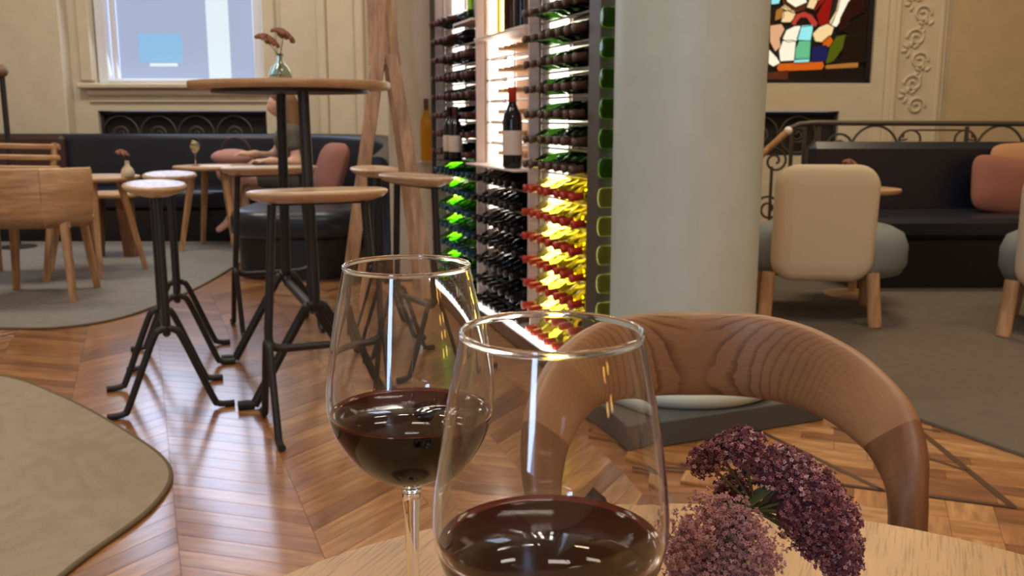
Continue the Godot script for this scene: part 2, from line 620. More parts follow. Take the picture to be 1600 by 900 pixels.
func build_floor() -> void:
	var fl := struct("floor", boxm(Vector3(0.15, -0.062, -2.4), Vector3(13.3, 0.1, 13.2), 0.001), M.floor_base, Vector3(), "chevron parquet floor of warm brown wood", "floor")
	var fb := Basis(FE, Vector3.UP, FD)
	var L := 0.327
	var slope := 0.75
	var meshes := []
	var bases := []
	for sg in [1.0, -1.0]:
		var s: float = slope * sg
		var b := Basis(Vector3.UP, -atan(s))
		var plan := PackedVector2Array()
		var wd := 0.0885
		for c in [Vector2(0.0006, 0), Vector2(L - 0.0006, s * L), Vector2(L - 0.0006, s * L + wd), Vector2(0.0006, wd)]:
			var v: Vector3 = b.inverse() * Vector3(c.x - L / 2, 0, c.y - s * L / 2 - wd / 2)
			plan.append(Vector2(v.x, v.z))
		var m := MB.new()
		m.pad(plan, [Vector2(0, -0.0118), Vector2(0, -0.0006), Vector2(0.0007, 0)], Transform3D(), -1)
		meshes.append(m.mesh())
		bases.append(fb * b)
	var list := []
	for k in range(-4, 4):
		for j in 62:
			var q := -1.95 - 0.09 * j
			var even := posmod(k, 2) == 0
			var p := 0.027 + L * k + L / 2
			var qc := q + (0.0 if even else 0.045)
			var at: Vector3 = FE * p + FD * qc
			if abs(at.x) > 0.58 * -at.z + 0.25 or at.x < -3.3:
				continue
			if at.x > -0.45 and at.z < -6.1 + 2.9 * (at.x + 0.5) and at.z < -4.2:
				continue
			list.append([Vector2(at.x, at.z).length(), at, 0 if even else 1, rng.randi() % 6])
	list.sort_custom(func(a, b): return a[0] < b[0])
	var rest := [MB.new(), MB.new(), MB.new()]
	for i in list.size():
		var e: Array = list[i]
		if i < 290:
			obj("plank", meshes[e[2]], M["parquet_%d" % e[3]], fl, e[1], bases[e[2]])
		else:
			var src: ArrayMesh = meshes[e[2]]
			var a := src.surface_get_arrays(0)
			var vs: PackedVector3Array = a[Mesh.ARRAY_VERTEX]
			var ix: PackedInt32Array = a[Mesh.ARRAY_INDEX]
			var r: MB = rest[e[3] % 3]
			for n in range(0, ix.size(), 3):
				r.tri(fb.inverse() * (e[1] + bases[e[2]] * vs[ix[n]]), fb.inverse() * (e[1] + bases[e[2]] * vs[ix[n + 1]]), fb.inverse() * (e[1] + bases[e[2]] * vs[ix[n + 2]]), -1)
	var am := ArrayMesh.new()
	for k in 3:
		var src2: ArrayMesh = rest[k].mesh()
		am.add_surface_from_arrays(Mesh.PRIMITIVE_TRIANGLES, src2.surface_get_arrays(0))
		am.surface_set_material(k, M["parquet_%d" % k])
	var far := obj("planks", am, null, fl, Vector3(), fb)
	tag(far, "", "", "", "stuff")
	# the paler field to the right: boards, a border of square blocks and dark inlay strips
	var sd := Vector3(0.934, 0, 0.357)
	var sn := Vector3(-0.357, 0, 0.934)
	var sb := Basis(sd, Vector3.UP, sn)
	var o := Vector3(1.16, 0, -2.48)
	var bm := []
	for ln in [0.20, 0.27, 0.34]:
		bm.append(padm(PackedVector2Array([Vector2(-ln / 2, -0.036), Vector2(ln / 2, -0.036), Vector2(ln / 2, 0.036), Vector2(-ln / 2, 0.036)]), [Vector2(0, -0.0118), Vector2(0, -0.0006), Vector2(0.0007, 0)]).mesh())
	var lens := [0.20, 0.27, 0.34]
	for r in range(1, 21):
		var x := -1.35 + rng.randf() * 0.15
		while x < 1.3:
			var pick := rng.randi() % 3
			var at: Vector3 = o + sd * (x + lens[pick] / 2) - sn * (0.012 + 0.0735 * r - 0.0365)
			x += lens[pick] + 0.0012
			var pr := at.dot(FE)
			if pr < 1.335 + lens[pick] * 0.42 or at.x > 2.4 or at.z < -3.9:
				continue
			obj("board", bm[pick], M["parquet_pale_%d" % (rng.randi() % 4)], fl, at, sb)
	var tm: ArrayMesh = padm(PackedVector2Array([Vector2(-0.0595, -0.0595), Vector2(0.0595, -0.0595), Vector2(0.0595, 0.0595), Vector2(-0.0595, 0.0595)]), [Vector2(0, -0.0118), Vector2(0, -0.0006), Vector2(0.0007, 0)]).mesh()
	for r in 3:
		for k in range(-9, 9):
			var at2: Vector3 = o + sd * (0.12 * k) + sn * (0.014 + 0.06 + 0.1205 * r)
			if at2.dot(FE) < 1.335 + 0.09:
				continue
			obj("block", tm, M["parquet_pale_%d" % ((k + r * 2 + (k * k) % 3 + 20) % 4)], fl, at2, sb if (k + r) % 2 == 0 else sb * Basis(Vector3.UP, PI / 2))
	for s in [[Vector2(0.80, -3.13), Vector2(1.062, -2.515), 0.018], [Vector2(1.392, -3.05), Vector2(1.376, -2.40), 0.022], [Vector2(0.52, -2.725), Vector2(0.95, -2.563), 0.014],
		[Vector2(0.95, -2.563), Vector2(1.38, -2.396), 0.014], [Vector2(1.105, -3.066), Vector2(1.38, -2.66), 0.014], [Vector2(0.42, -2.70), Vector2(0.62, -2.665), 0.016], [Vector2(1.05, -3.30), Vector2(1.46, -3.02), 0.016]]:
		var a2 := Vector3(s[0].x, 0.0006, s[0].y)
		var b2 := Vector3(s[1].x, 0.0006, s[1].y)
		var d := (b2 - a2).normalized()
		obj("inlay_strip", boxm(Vector3(), Vector3((b2 - a2).length(), 0.003, s[2]), 0.0006), M.inlay_dark, fl, (a2 + b2) / 2, Basis(d, Vector3.UP, d.cross(Vector3.UP)))

# ---------------------------------------------------------------- windows, grilles, stained glass
func build_windows() -> void:
	var z := BACK - 0.12
	# tall window with a pale blind; a strip of bare glass shows beside the blind
	var fr := MB.new()
	fr.box(Vector3(-3.80, 2.41, z + 0.02), Vector3(0.10, 2.08, 0.10), 0.01)
	fr.box(Vector3(-2.345, 2.41, z + 0.02), Vector3(0.10, 2.08, 0.10), 0.01)
	fr.box(Vector3(-3.07, 3.41, z + 0.02), Vector3(1.40, 0.08, 0.10), 0.01)
	fr.box(Vector3(-3.07, 1.395, z + 0.02), Vector3(1.40, 0.04, 0.10), 0.01)
	fr.box(Vector3(-3.70, 2.41, z + 0.01), Vector3(0.045, 2.0, 0.05), 0.008)
	var w := struct("window_1", fr, M.white_frame, Vector3(), "tall white framed window with pale blue lit blind", "window")
	obj("pane", boxm(Vector3(-3.07, 2.40, z - 0.06), Vector3(1.42, 2.0, 0.01), 0.001), M.window_high, w)
	obj("blind", boxm(Vector3(-3.265, 1.815, z - 0.035), Vector3(0.83, 0.80, 0.006), 0.001), M.window_glow, w)
	obj("blind", boxm(Vector3(-2.52, 1.815, z - 0.035), Vector3(0.24, 0.80, 0.006), 0.001), M.window_glow, w)
	obj("bare_glass", boxm(Vector3(-2.745, 1.815, z - 0.042), Vector3(0.22, 0.80, 0.006), 0.001), M.window_bright, w)
	obj("blind_upper", boxm(Vector3(-3.07, 2.80, z - 0.035), Vector3(1.36, 1.16, 0.006), 0.001), M.window_high, w)
	obj("lit_sign", boxm(Vector3(-3.29, 1.70, z - 0.029), Vector3(0.40, 0.26, 0.004), 0.001), M.window_sign, w)
	obj("lit_strip", boxm(Vector3(-3.27, 1.545, z - 0.029), Vector3(0.26, 0.03, 0.004), 0.001), M.window_bright, w)
	var tr := MB.new()
	tr.box(Vector3(-3.92, 2.44, BACK + 0.02), Vector3(0.12, 2.1, 0.04), 0.012)
	tr.box(Vector3(-2.23, 2.44, BACK + 0.02), Vector3(0.12, 2.1, 0.04), 0.012)
	struct("trim_10", tr, M.trim_paint)
	var si := MB.new()
	si.box(Vector3(-3.07, 1.345, BACK + 0.045), Vector3(1.86, 0.05, 0.10), 0.012)
	si.box(Vector3(-3.07, 1.285, BACK + 0.02), Vector3(1.74, 0.06, 0.05), 0.015)
	si.box(Vector3(-3.07, 1.205, BACK + 0.012), Vector3(1.70, 0.012, 0.025), 0.004)
	struct("trim_11", si, M.trim_paint, Vector3(), "cream window sill and moulded apron under pale blue window", "window sill")
	grille("iron_grille", -3.86, -2.29, 1.12, [-3.68, -3.325, -2.97, -2.61], "dark iron grille of round scrolls above long navy sofa")
	grille("iron_grille", 1.80, 3.05, 1.115, [1.98, 2.335, 2.69], "dark iron grille of round scrolls behind the iron railing")
	# window behind the seat, which lights the column from the front
	var fr2 := MB.new()
	for c in [[-2.06, 2.1, 0.08, 3.0], [-1.44, 2.1, 0.08, 3.0]]:
		fr2.box(Vector3(c[0], c[1], 4.05), Vector3(c[2], c[3], 0.08), 0.008)
	var w2 := struct("window_3", fr2, M.white_frame)
	obj("pane", boxm(Vector3(-1.75, 2.1, 4.06), Vector3(0.66, 3.0, 0.01), 0.001), M.window_cool, w2)
	stained()

func grille(called: String, x0: float, x1: float, top: float, cx: Array, label: String) -> void:
	var g := thing(called, label, "grille", Vector3(0, 0, BACK))
	obj("backing", boxm(Vector3((x0 + x1) / 2, (top + 0.70) / 2, -0.12), Vector3(x1 - x0 - 0.01, top - 0.71, 0.02), 0.001), M.iron_dark, g)
	var f := MB.new()
	f.box(Vector3((x0 + x1) / 2, top - 0.02, -0.06), Vector3(x1 - x0 - 0.01, 0.025, 0.03), 0.003)
	f.box(Vector3(x0 + 0.02, (top + 0.7) / 2, -0.06), Vector3(0.025, top - 0.71, 0.03), 0.003)
	f.box(Vector3(x1 - 0.02, (top + 0.7) / 2, -0.06), Vector3(0.025, top - 0.71, 0.03), 0.003)
	obj("frame", f, M.iron_dark, g)
	for x in cx:
		for r in [0.168, 0.07]:
			var p := []
			for i in 28:
				p.append(Vector3(x + r * cos(TAU * i / 28), top - 0.215 + r * sin(TAU * i / 28), -0.055))
			obj("scroll", tubem(p, 0.0085, 6, true), M.iron, g)
		var sp := []
		for i in 20:
			var a := i * 0.5
			var r2 := 0.07 - 0.0028 * i
			sp.append(Vector3(x + r2 * cos(a), top - 0.215 + r2 * sin(a), -0.055))
		obj("scroll", tubem(sp, 0.007, 6), M.iron, g)

# polygons are given in pane units: x 0..170 to the right, y 0..130 downwards from the part of the window that shows
func stained() -> void:
	var px := 0.00686
	var x0 := 1.83
	var ytop := 1.372 + 131 * px
	var g := thing("window_2", "backlit stained glass panel of a red and turquoise draped figure holding a jar", "stained glass", Vector3(0, 0, BACK - 0.06))
	g.set_meta("kind", "structure")
	var f := MB.new()
	f.box(Vector3(1.83, 2.17, 0.0), Vector3(0.04, 1.6, 0.05), 0.004)
	f.box(Vector3(3.305, 2.17, 0.0), Vector3(0.045, 1.6, 0.05), 0.004)
	f.box(Vector3(2.57, 1.392, 0.0), Vector3(1.46, 0.035, 0.05), 0.004)
	f.box(Vector3(2.57, 2.98, 0.0), Vector3(1.46, 0.035, 0.05), 0.004)
	obj("frame", f, M.lead, g)
	obj("backing", boxm(Vector3(2.57, 2.18, -0.03), Vector3(1.50, 1.58, 0.01), 0.001), M.lead, g)
	obj("saddle_bar", boxm(Vector3(x0 + 26.5 * px + 0.35, 2.17, 0.024), Vector3(0.03, 1.56, 0.016), 0.003), M.lead, g)
	var ox := 51.0  # the column hides the first part of the window
	var C := {
		"w": [Color(1.0, 0.95, 0.84), 1.0], "c": [Color(1.0, 0.86, 0.62), 0.9], "p": [Color(0.98, 0.74, 0.56), 0.75], "t": [Color(0.62, 0.98, 0.98), 0.85], "q": [Color(0.25, 0.88, 0.90), 0.7],
		"m": [Color(0.45, 0.85, 0.62), 0.7], "r": [Color(0.72, 0.03, 0.04), 0.55], "d": [Color(0.30, 0.02, 0.03), 0.14], "o": [Color(0.92, 0.42, 0.08), 0.7], "b": [Color(0.05, 0.14, 0.45), 0.4],
		"g": [Color(0.42, 0.48, 0.06), 0.45], "n": [Color(0.12, 0.07, 0.05), 0.12], "k": [Color(0.04, 0.05, 0.09), 0.12], "e": [Color(0.45, 0.20, 0.10), 0.45], "s": [Color(0.90, 0.28, 0.22), 0.6], "a": [Color(0.80, 0.52, 0.22), 0.6]}
	for k in C:
		glow("stained_window_" + k, C[k][0], C[k][1])
	var panes := [
		["w", [1, 3, 14, 22, 20, 38, 8, 40, 0, 26]], ["e", [6, 0, 20, 4, 29, 16, 20, 24, 13, 14]], ["k", [20, 0, 40, 0, 42, 14, 32, 18, 27, 10]],
		["t", [28, 20, 34, 14, 41, 18, 39, 26, 30, 27]], ["t", [27, 21, 22, 36, 12, 48, 10, 44, 18, 28]], ["w", [26, 38, 22, 58, 16, 76, 10, 60, 13, 50]], ["t", [7, 52, 12, 56, 14, 76, 6, 76, 0, 66]],
		["t", [16, 78, 24, 56, 26, 60, 23, 88, 18, 92]], ["q", [0, 80, 8, 78, 16, 92, 20, 104, 22, 116, 14, 112, 4, 100]], ["w", [28, 86, 40, 98, 44, 104, 36, 108, 27, 102]],
		["c", [44, 0, 54, 0, 55, 10, 48, 12]], ["w", [60, 0, 70, 0, 69, 12, 61, 10]], ["c", [72, 0, 82, 0, 80, 14, 72, 13]], ["w", [48, 13, 58, 11, 74, 18, 76, 25, 62, 32, 50, 24]], ["e", [43, 12, 47, 14, 49, 25, 62, 33, 76, 27, 74, 34, 60, 38, 46, 28]],
		["c", [82, 20, 88, 16, 90, 24, 86, 33, 78, 31]], ["c", [90, 0, 97, 6, 98, 16, 92, 22, 88, 12]], ["r", [99, 0, 114, 0, 108, 14, 98, 24, 93, 30, 88, 36, 97, 18]], ["r", [112, 10, 108, 36, 106, 52, 96, 54, 92, 42, 100, 26]],
		["a", [37, 36, 45, 31, 46, 44, 36, 48]], ["c", [46, 38, 60, 36, 62, 42, 56, 50, 45, 50]], ["c", [44, 32, 60, 38, 58, 36, 47, 29]], ["p", [30, 56, 44, 54, 48, 60, 42, 72, 44, 82, 38, 88, 31, 76]],
		["s", [59, 53, 63, 42, 74, 38, 84, 42, 92, 52, 90, 56, 84, 54, 78, 44, 70, 44, 64, 50, 63, 54]], ["n", [65, 53, 70, 46, 77, 46, 83, 54, 74, 56]],
		["w", [52, 62, 62, 57, 70, 56, 66, 74, 54, 76, 48, 72]], ["t", [72, 56, 86, 55, 86, 60, 84, 74, 67, 73]], ["m", [70, 76, 84, 76, 84, 98, 66, 99, 66, 86]], ["w", [48, 76, 60, 75, 64, 77, 63, 100, 46, 101, 44, 88]], ["t", [66, 100, 84, 99, 83, 104, 64, 104]],
		["c", [88, 66, 96, 58, 106, 54, 114, 58, 112, 66, 102, 76, 92, 75]], ["w", [134, 2, 134, 20, 128, 40, 118, 56, 112, 54, 120, 36, 124, 14, 128, 4]], ["c", [110, 50, 118, 36, 122, 12, 118, 34, 111, 54]],
		["o", [102, 76, 110, 69, 114, 75, 110, 82, 103, 82]], ["b", [88, 84, 106, 82, 108, 90, 106, 101, 88, 102]], ["g", [112, 84, 120, 70, 132, 68, 128, 84, 116, 102, 108, 104]],
		["o", [44, 106, 102, 103, 104, 108, 101, 112, 44, 114, 42, 110]], ["e", [29, 118, 56, 115, 56, 127, 29, 128]], ["k", [58, 116, 104, 114, 104, 127, 58, 127]], ["a", [108, 108, 150, 104, 150, 109, 108, 111]],
		["d", [136, 4, 150, 2, 152, 36, 136, 46]], ["d", [124, 46, 134, 24, 134, 50, 122, 64]], ["n", [126, 60, 160, 40, 163, 64, 136, 66]], ["n", [132, 70, 163, 66, 162, 90, 128, 98]], ["n", [114, 104, 126, 100, 162, 92, 160, 102]], ["k", [108, 114, 160, 112, 158, 127, 108, 127]], ["n", [154, 2, 165, 2, 163, 40, 154, 38]],
		["e", [1, 112, 24, 120, 24, 128, 0, 128]], ["d", [0, 42, 8, 44, 8, 52, 0, 64]], ["k", [0, 102, 8, 108, 12, 114, 0, 110]]]
	var nth := 0
	for pn in panes:
		var plan := PackedVector2Array()
		var xs: Array = pn[1]
		for i in range(0, xs.size(), 2):
			plan.append(Vector2(x0 + (ox + xs[i]) * px, -(ytop - xs[i + 1] * px)))
		var grown := Geometry2D.offset_polygon(plan, 1.1 * px, Geometry2D.JOIN_ROUND)
		if not grown.is_empty():
			plan = grown[0]
		var tris := Geometry2D.triangulate_polygon(plan)
		if tris.is_empty():
			continue
		var m := MB.new()
		nth += 1
		var zz := 0.004 + 0.00008 * nth
		for i in range(0, tris.size(), 3):
			var a := plan[tris[i]]
			var b := plan[tris[i + 1]]
			var c := plan[tris[i + 2]]
			if (b - a).cross(c - a) < 0:
				var t := b
				b = c
				c = t
			m.tri(Vector3(a.x, -a.y, zz), Vector3(b.x, -b.y, zz), Vector3(c.x, -c.y, zz), -1)
			m.tri(Vector3(a.x, -a.y, -zz), Vector3(c.x, -c.y, -zz), Vector3(b.x, -b.y, -zz), -1)
		var edge := []
		for i in plan.size():
			var a := plan[i]
			var b := plan[(i + 1) % plan.size()]
			m.tri(Vector3(a.x, -a.y, zz), Vector3(a.x, -a.y, -zz), Vector3(b.x, -b.y, zz), -1)
			m.tri(Vector3(b.x, -b.y, zz), Vector3(a.x, -a.y, -zz), Vector3(b.x, -b.y, -zz), -1)
			edge.append(Vector3(a.x, -a.y, 0.005))
		var pane := obj("pane", m, M["stained_window_" + pn[0]], g)
		obj("lead_came", tubem(edge, 0.0034, 5, true), M.lead, pane)
	# upper panes above the picture's edge and hidden left strip, plain colours
	for k in 8:
		var xx := 1.86 + 0.18 * k
		obj("pane", boxm(Vector3(xx + 0.085, 2.64, 0), Vector3(0.165, 0.62, 0.012), 0.002), M["stained_window_" + ["n", "q", "e", "c", "r", "p", "d", "k"][k]], g)
	obj("pane", boxm(Vector3(2.00, 1.86, 0), Vector3(0.28, 0.86, 0.012), 0.002), M["stained_window_e"], g)

# ---------------------------------------------------------------- lamps
func build_lamps() -> void:
	var places := ["over the far left sofa corner", "over the pale plaster pier", "over the right navy bench", "over the beige round rug", "over the foreground table", "over the right grey carpet", "behind the seat"]
	for k in PANELS.size():
		var p: Vector3 = PANELS[k]
		var t := thing("ceiling_light", "flat rectangular ceiling light panel " + places[k], "ceiling light", p, 0.0, "ceiling light panels")
		var f := MB.new()
		for s in [-1, 1]:
			f.box(Vector3(s * 0.64, 0.03, 0), Vector3(0.06, 0.14, 0.74), 0.006)
			f.box(Vector3(0, 0.03, s * 0.34), Vector3(1.22, 0.14, 0.06), 0.006)
		obj("frame", f, M.white_frame, t)
		obj("diffuser", boxm(Vector3(0, 0.0, 0), Vector3(1.22, 0.02, 0.62), 0.002), M.lamp_panel, t)
	# string of warm globe bulbs by the right wall, seen only as glints in the wine glasses
	for q in 2:
		var base := Vector3(4.0 - 0.25 * q, 0, 1.5 + 0.35 * q)
		var t2 := thing("pendant_string", "hanging string of warm globe bulbs " + ["nearer the right wall", "nearer the window wall"][q], "pendant lamp", base, 0.0, "strings of small bulbs")
		obj("cable", tubem([Vector3(0, 4.59, 0), Vector3(0, 1.0, 0)], 0.004, 6), M.black_steel, t2)
		for k in 13:
			var b := MB.new()
			b.ellipsoid(Vector3(0.06, 1.05 + k * 0.24, 0), Vector3(0.055, 0.07, 0.055), 12, 8)
			obj("bulb", b, M.lamp_bulb, t2)
		var l := OmniLight3D.new()
		l.name = numbered("bulb_light")
		l.position = base + Vector3(-0.15, 2.3, 0)
		l.light_color = Color(1.0, 0.72, 0.4)
		l.light_energy = 0.35
		l.light_size = 0.1
		l.omni_range = 20.0
		l.omni_attenuation = 2.0
		l.shadow_enabled = true
		add_child(l)

# ---------------------------------------------------------------- wine rack
# rack frame: x runs along the rack towards the seat, z out of its face, y up
var RT := Transform3D(Basis(Vector3(0.322, 0, 0.947).normalized(), Vector3.UP, Vector3(-0.947, 0, 0.322).normalized()), Vector3(-0.166, 0, -4.916))
const ROW0 := 0.112
const PITCH := 0.108

func build_rack() -> void:
	var t := thing("wine_rack", "tall backlit wine rack of three bays full of lying bottles", "wine rack")
	t.transform = RT
	obj("base", boxm(Vector3(0.225, 0.031, -0.125), Vector3(2.45, 0.062, 0.36), 0.003), M.rack_base, t)
	obj("ledge", boxm(Vector3(0.225, 0.067, -0.125), Vector3(2.45, 0.008, 0.37), 0.002), M.white_ledge, t)
	obj("ledge_light", boxm(Vector3(0.225, 0.073, 0.035), Vector3(2.43, 0.005, 0.045), 0.002), M.led_ledge, t)
	obj("back_panel", boxm(Vector3(0.225, 1.20, -0.315), Vector3(2.45, 2.26, 0.02), 0.002), M.rack_back, t)
	obj("top_panel", boxm(Vector3(0.225, 2.34, -0.145), Vector3(2.45, 0.02, 0.31), 0.002), M.white_ledge, t)
	for x in [-0.985, -0.12, 0.70]:
		obj("divider", boxm(Vector3(x, 1.20, -0.16), Vector3(0.012, 2.25, 0.29), 0.002), M.rack_back, t)
	obj("post", boxm(Vector3(1.462, 1.20, -0.075), Vector3(0.11, 2.40, 0.15), 0.004), M.steel_post, t)
	obj("light_strip", boxm(Vector3(1.521, 0.84, -0.10), Vector3(0.006, 1.5, 0.06), 0.002), M.led_white, t)
	obj("post", boxm(Vector3(-0.975, 1.20, 0.005), Vector3(0.018, 2.25, 0.03), 0.003), M.steel_post, t)
	# slim uprights that carry the rails
	for b in [[-0.97, -0.13], [-0.11, 0.69], [0.71, 1.43]]:
		for zz in [-0.06, -0.22]:
			for k in 2:
				obj("upright", boxm(Vector3(b[0] + 0.02 + k * (b[1] - b[0] - 0.04), 1.20, zz), Vector3(0.008, 2.25, 0.012), 0.001), M.rail_steel, t)
	# rails under each row
	for bay in 3:
		var b: Array = [[-0.97, -0.13], [-0.11, 0.69], [0.71, 1.43]][bay]
		for k in 15:
			if bay == 1 and k > 12:
				continue
			var y := ROW0 + PITCH * k - 0.0445
			if k == 0:
				continue
			for zz in [-0.07, -0.21]:
				y = ROW0 + PITCH * k - (0.048 if zz < -0.1 else 0.055)
				obj("rail", tubem([Vector3(b[0], y, zz), Vector3(b[1], y, zz)], 0.005, 6), M.rail_steel, t)
	# pegs of the nearly empty upper middle bay, with corks between them
	for k in 6:
		var y := ROW0 + PITCH * (7 + k) + 0.004
		for j in 8:
			obj("peg", tubem([Vector3(-0.06 + 0.1 * j, y, -0.30), Vector3(-0.06 + 0.1 * j, y - 0.004, -0.12)], 0.012, 8), M.cork, t)
		obj("rod", tubem([Vector3(-0.10, y + 0.05, -0.10), Vector3(0.12, y + 0.05, -0.10)], 0.013, 8), M.rail_steel, t)
	# shelves for the standing bottles
	obj("shelf", boxm(Vector3(0.29, ROW0 + PITCH * 7 - 0.055, -0.10), Vector3(0.79, 0.008, 0.30), 0.001), M.rack_back, t)
	obj("shelf", boxm(Vector3(-0.47, ROW0 + PITCH * 7 - 0.055, 0.03), Vector3(0.30, 0.006, 0.12), 0.001), M.rack_dark, t)
	obj("shelf", boxm(Vector3(0.29, 1.455, -0.13), Vector3(0.79, 0.012, 0.26), 0.001), M.rack_back, t)
	obj("shelf", boxm(Vector3(-0.33, 1.565, -0.13), Vector3(0.38, 0.012, 0.26), 0.001), M.rack_back, t)
	# upright light strips behind the bottles
	for bay in 3:
		var x: float = [-0.47, 0.27, 1.03][bay]
		x = [-0.978, -0.113, 0.707][bay]
		obj("light_strip", boxm(Vector3(x + 0.003, 1.20, -0.16), Vector3(0.006, 2.2, [0.07, 0.15, 0.09][bay]), 0.002), M.led_white, t)
		var l := AreaLight3D.new()
		l.name = numbered("rack_light")
		l.area_size = Vector2(0.08, 2.2)
		l.light_color = Color(1.0, 0.97, 0.92)
		l.light_energy = [0.5, 0.7, 0.6][bay]
		l.shadow_enabled = true
		l.area_range = 12.0
		add_child(l)
		var at: Vector3 = RT * Vector3(x + 0.009, 1.20, -0.16)
		l.look_at_from_position(at, at + RT.basis.x, Vector3.UP)
	var l2 := AreaLight3D.new()
	l2.name = numbered("ledge_glow")
	l2.area_size = Vector2(2.4, 0.03)
	l2.light_color = Color(1.0, 0.97, 0.92)
	l2.light_energy = 0.12
	l2.shadow_enabled = true
	l2.area_range = 8.0
	add_child(l2)
	var at2: Vector3 = RT * Vector3(0.225, 0.081, 0.035)
	l2.look_at_from_position(at2, at2 + Vector3.UP, RT.basis.z)

var bottle_mesh: ArrayMesh
var capsule_mesh: ArrayMesh
var label_mesh: ArrayMesh

func make_bottle(label: String, glassm: Material, foil: Material, group: String, with_label := false) -> Node3D:
	var t := thing("wine_bottle", label, "bottle", Vector3(), 0.0, group)
	obj("body", bottle_mesh, glassm, t)
	obj("capsule", capsule_mesh, foil, t)
	if with_label:
		obj("paper_label", label_mesh, M.label_paper, t)
	return t

const ORD := ["first", "second", "third", "fourth", "fifth", "sixth", "seventh", "eighth", "ninth", "tenth", "eleventh", "twelfth", "thirteenth", "fourteenth", "fifteenth"]

func build_bottles() -> void:
	bottle_mesh = lathem([Vector2(0, 0.006), Vector2(0.030, 0.0), Vector2(0.037, 0.005), Vector2(0.038, 0.02), Vector2(0.038, 0.175), Vector2(0.034, 0.20), Vector2(0.022, 0.222), Vector2(0.0155, 0.24), Vector2(0.0145, 0.288), Vector2(0, 0.289)], 16).mesh()
	capsule_mesh = lathem([Vector2(0.0, 0.245), Vector2(0.0158, 0.245), Vector2(0.0158, 0.285), Vector2(0.017, 0.287), Vector2(0.017, 0.298), Vector2(0.0155, 0.30), Vector2(0, 0.30)], 12).mesh()
	label_mesh = lathem([Vector2(0.0384, 0.05), Vector2(0.0386, 0.051), Vector2(0.0386, 0.139), Vector2(0.0384, 0.14)], 24).mesh()
	var bays := [[-0.93, 9, "left"], [-0.066, 8, "middle"], [0.757, 7, "right"]]
	var lying := Basis(Vector3.RIGHT, PI / 2 + 0.11)
	var protos := {}
	for bay in 3:
		for k in 15:
			if bay == 1 and k > 6:
				continue
			var kind := ""
			if bay == 0:
				kind = "green" if k < 7 else "dark"
			elif bay == 1:
				kind = "black"
			else:
				kind = "yellow" if k < 7 else "olive"
			var n: int = bays[bay][1]
			for j in n:
				var x: float = bays[bay][0] + 0.0935 * j
				if bay == 0 and k >= 7 and k <= 9 and x > -0.62 and x < -0.32:
					continue
				if bay == 0 and k >= 13 and x > -0.55:
					continue
				var what: String = {"green": "green wine bottle with teal cap", "dark": "dark wine bottle with plum cap", "black": "near black wine bottle", "yellow": "yellow wine bottle with red cap", "olive": "dark green wine bottle"}[kind]
				var label := "%s, %s rack bay, %s row up, %s from far end" % [what, bays[bay][2], ORD[k], ORD[j]]
				var group: String = what + "s lying in the wine rack"
				var o: Node3D
				if protos.has(kind):
					o = dup(protos[kind], Vector3(), 0, label, group)
				else:
					o = make_bottle(label, M[{"green": "glass_green", "dark": "bottle_black", "black": "glass_dark", "yellow": "glass_yellow", "olive": "glass_dark_green"}[kind]],
						M[{"green": "foil_teal", "dark": "foil_plum", "black": "foil_black", "yellow": "foil_red", "olive": "foil_brown"}[kind]], group)
					protos[kind] = o
				o.transform = RT * Transform3D(lying * Basis(Vector3.UP, rng.randf() * TAU), Vector3(x, ROW0 + PITCH * k + 0.014, -0.27 + rng.randf_range(-0.006, 0.006)))
	# the narrow end bay beyond the post: bottles seen end on beside the column
	for k in 13:
		var yel := k < 7
		var label := "%s bottle in narrow gap between steel post and column, %s row up" % ["yellow" if yel else "bright green", ORD[k]]
		var o: Node3D = dup(protos["yellow" if yel else "green"], Vector3(), 0, label, "bottles between post and column")
		o.transform = RT * Transform3D(Basis(Vector3.RIGHT, -PI / 2).scaled_local(Vector3(0.6, 0.7, 1.0)), Vector3(1.552, ROW0 + PITCH * k, 0.01))
	# standing bottles
	var y7 := ROW0 + PITCH * 7 - 0.052
	var st := make_bottle("black wine bottle with cream label standing in left rack bay", M.bottle_black, M.foil_black, "", true)
	st.transform = RT * Transform3D(Basis(Vector3.UP, 1.0), Vector3(-0.50, y7, 0.03))
	var s2 := make_bottle("black wine bottle standing beside the cream labelled one in left bay", M.bottle_black, M.foil_plum, "", true)
	s2.transform = RT * Transform3D(Basis(Vector3.UP, 2.0), Vector3(-0.38, y7, 0.03))
	var mg := make_bottle("large red capped bottle with grey label standing in bright middle bay", M.bottle_black, M.foil_red, "", true)
	mg.transform = RT * Transform3D(Basis().scaled(Vector3(1.22, 1.25, 1.22)), Vector3(0.52, y7 + 0.003, 0.0))
	var tops := [[0, -0.44, "glass_green", "foil_black", "green bottle with dark cap on top shelf of left bay"], [0, -0.30, "bottle_black", "foil_black", "black bottle on top shelf of left bay"], [1, -0.02, "glass_amber", "foil_brown", "amber bottle at far end of middle bay top shelf"],
		[1, 0.10, "glass_amber", "cork", "amber bottle second on the middle bay top shelf"], [1, 0.21, "glass_dark", "foil_brown", "brown bottle on the middle bay top shelf"], [1, 0.36, "bottle_black", "foil_black", "black bottle in centre of middle bay top shelf"],
		[1, 0.50, "glass_dark", "cork", "dark bottle with cork near end of middle bay top shelf"], [1, 0.62, "glass_amber", "foil_black", "amber bottle at near end of middle bay top shelf"]]
	for q in tops:
		var o := make_bottle(q[4], M[q[2]], M[q[3]], "standing bottles on the rack's top shelves")
		o.transform = RT * Transform3D(Basis(), Vector3(q[1], 1.461 if q[0] == 1 else 1.571, -0.10))
	var am := make_bottle("glowing amber bottle standing on small bracket of the pale pier", M.glass_amber, M.foil_brown, "")
	am.transform = Transform3D(Basis().scaled(Vector3(0.95, 1.32, 0.95)), Vector3(-0.548, 0.779, -6.028))

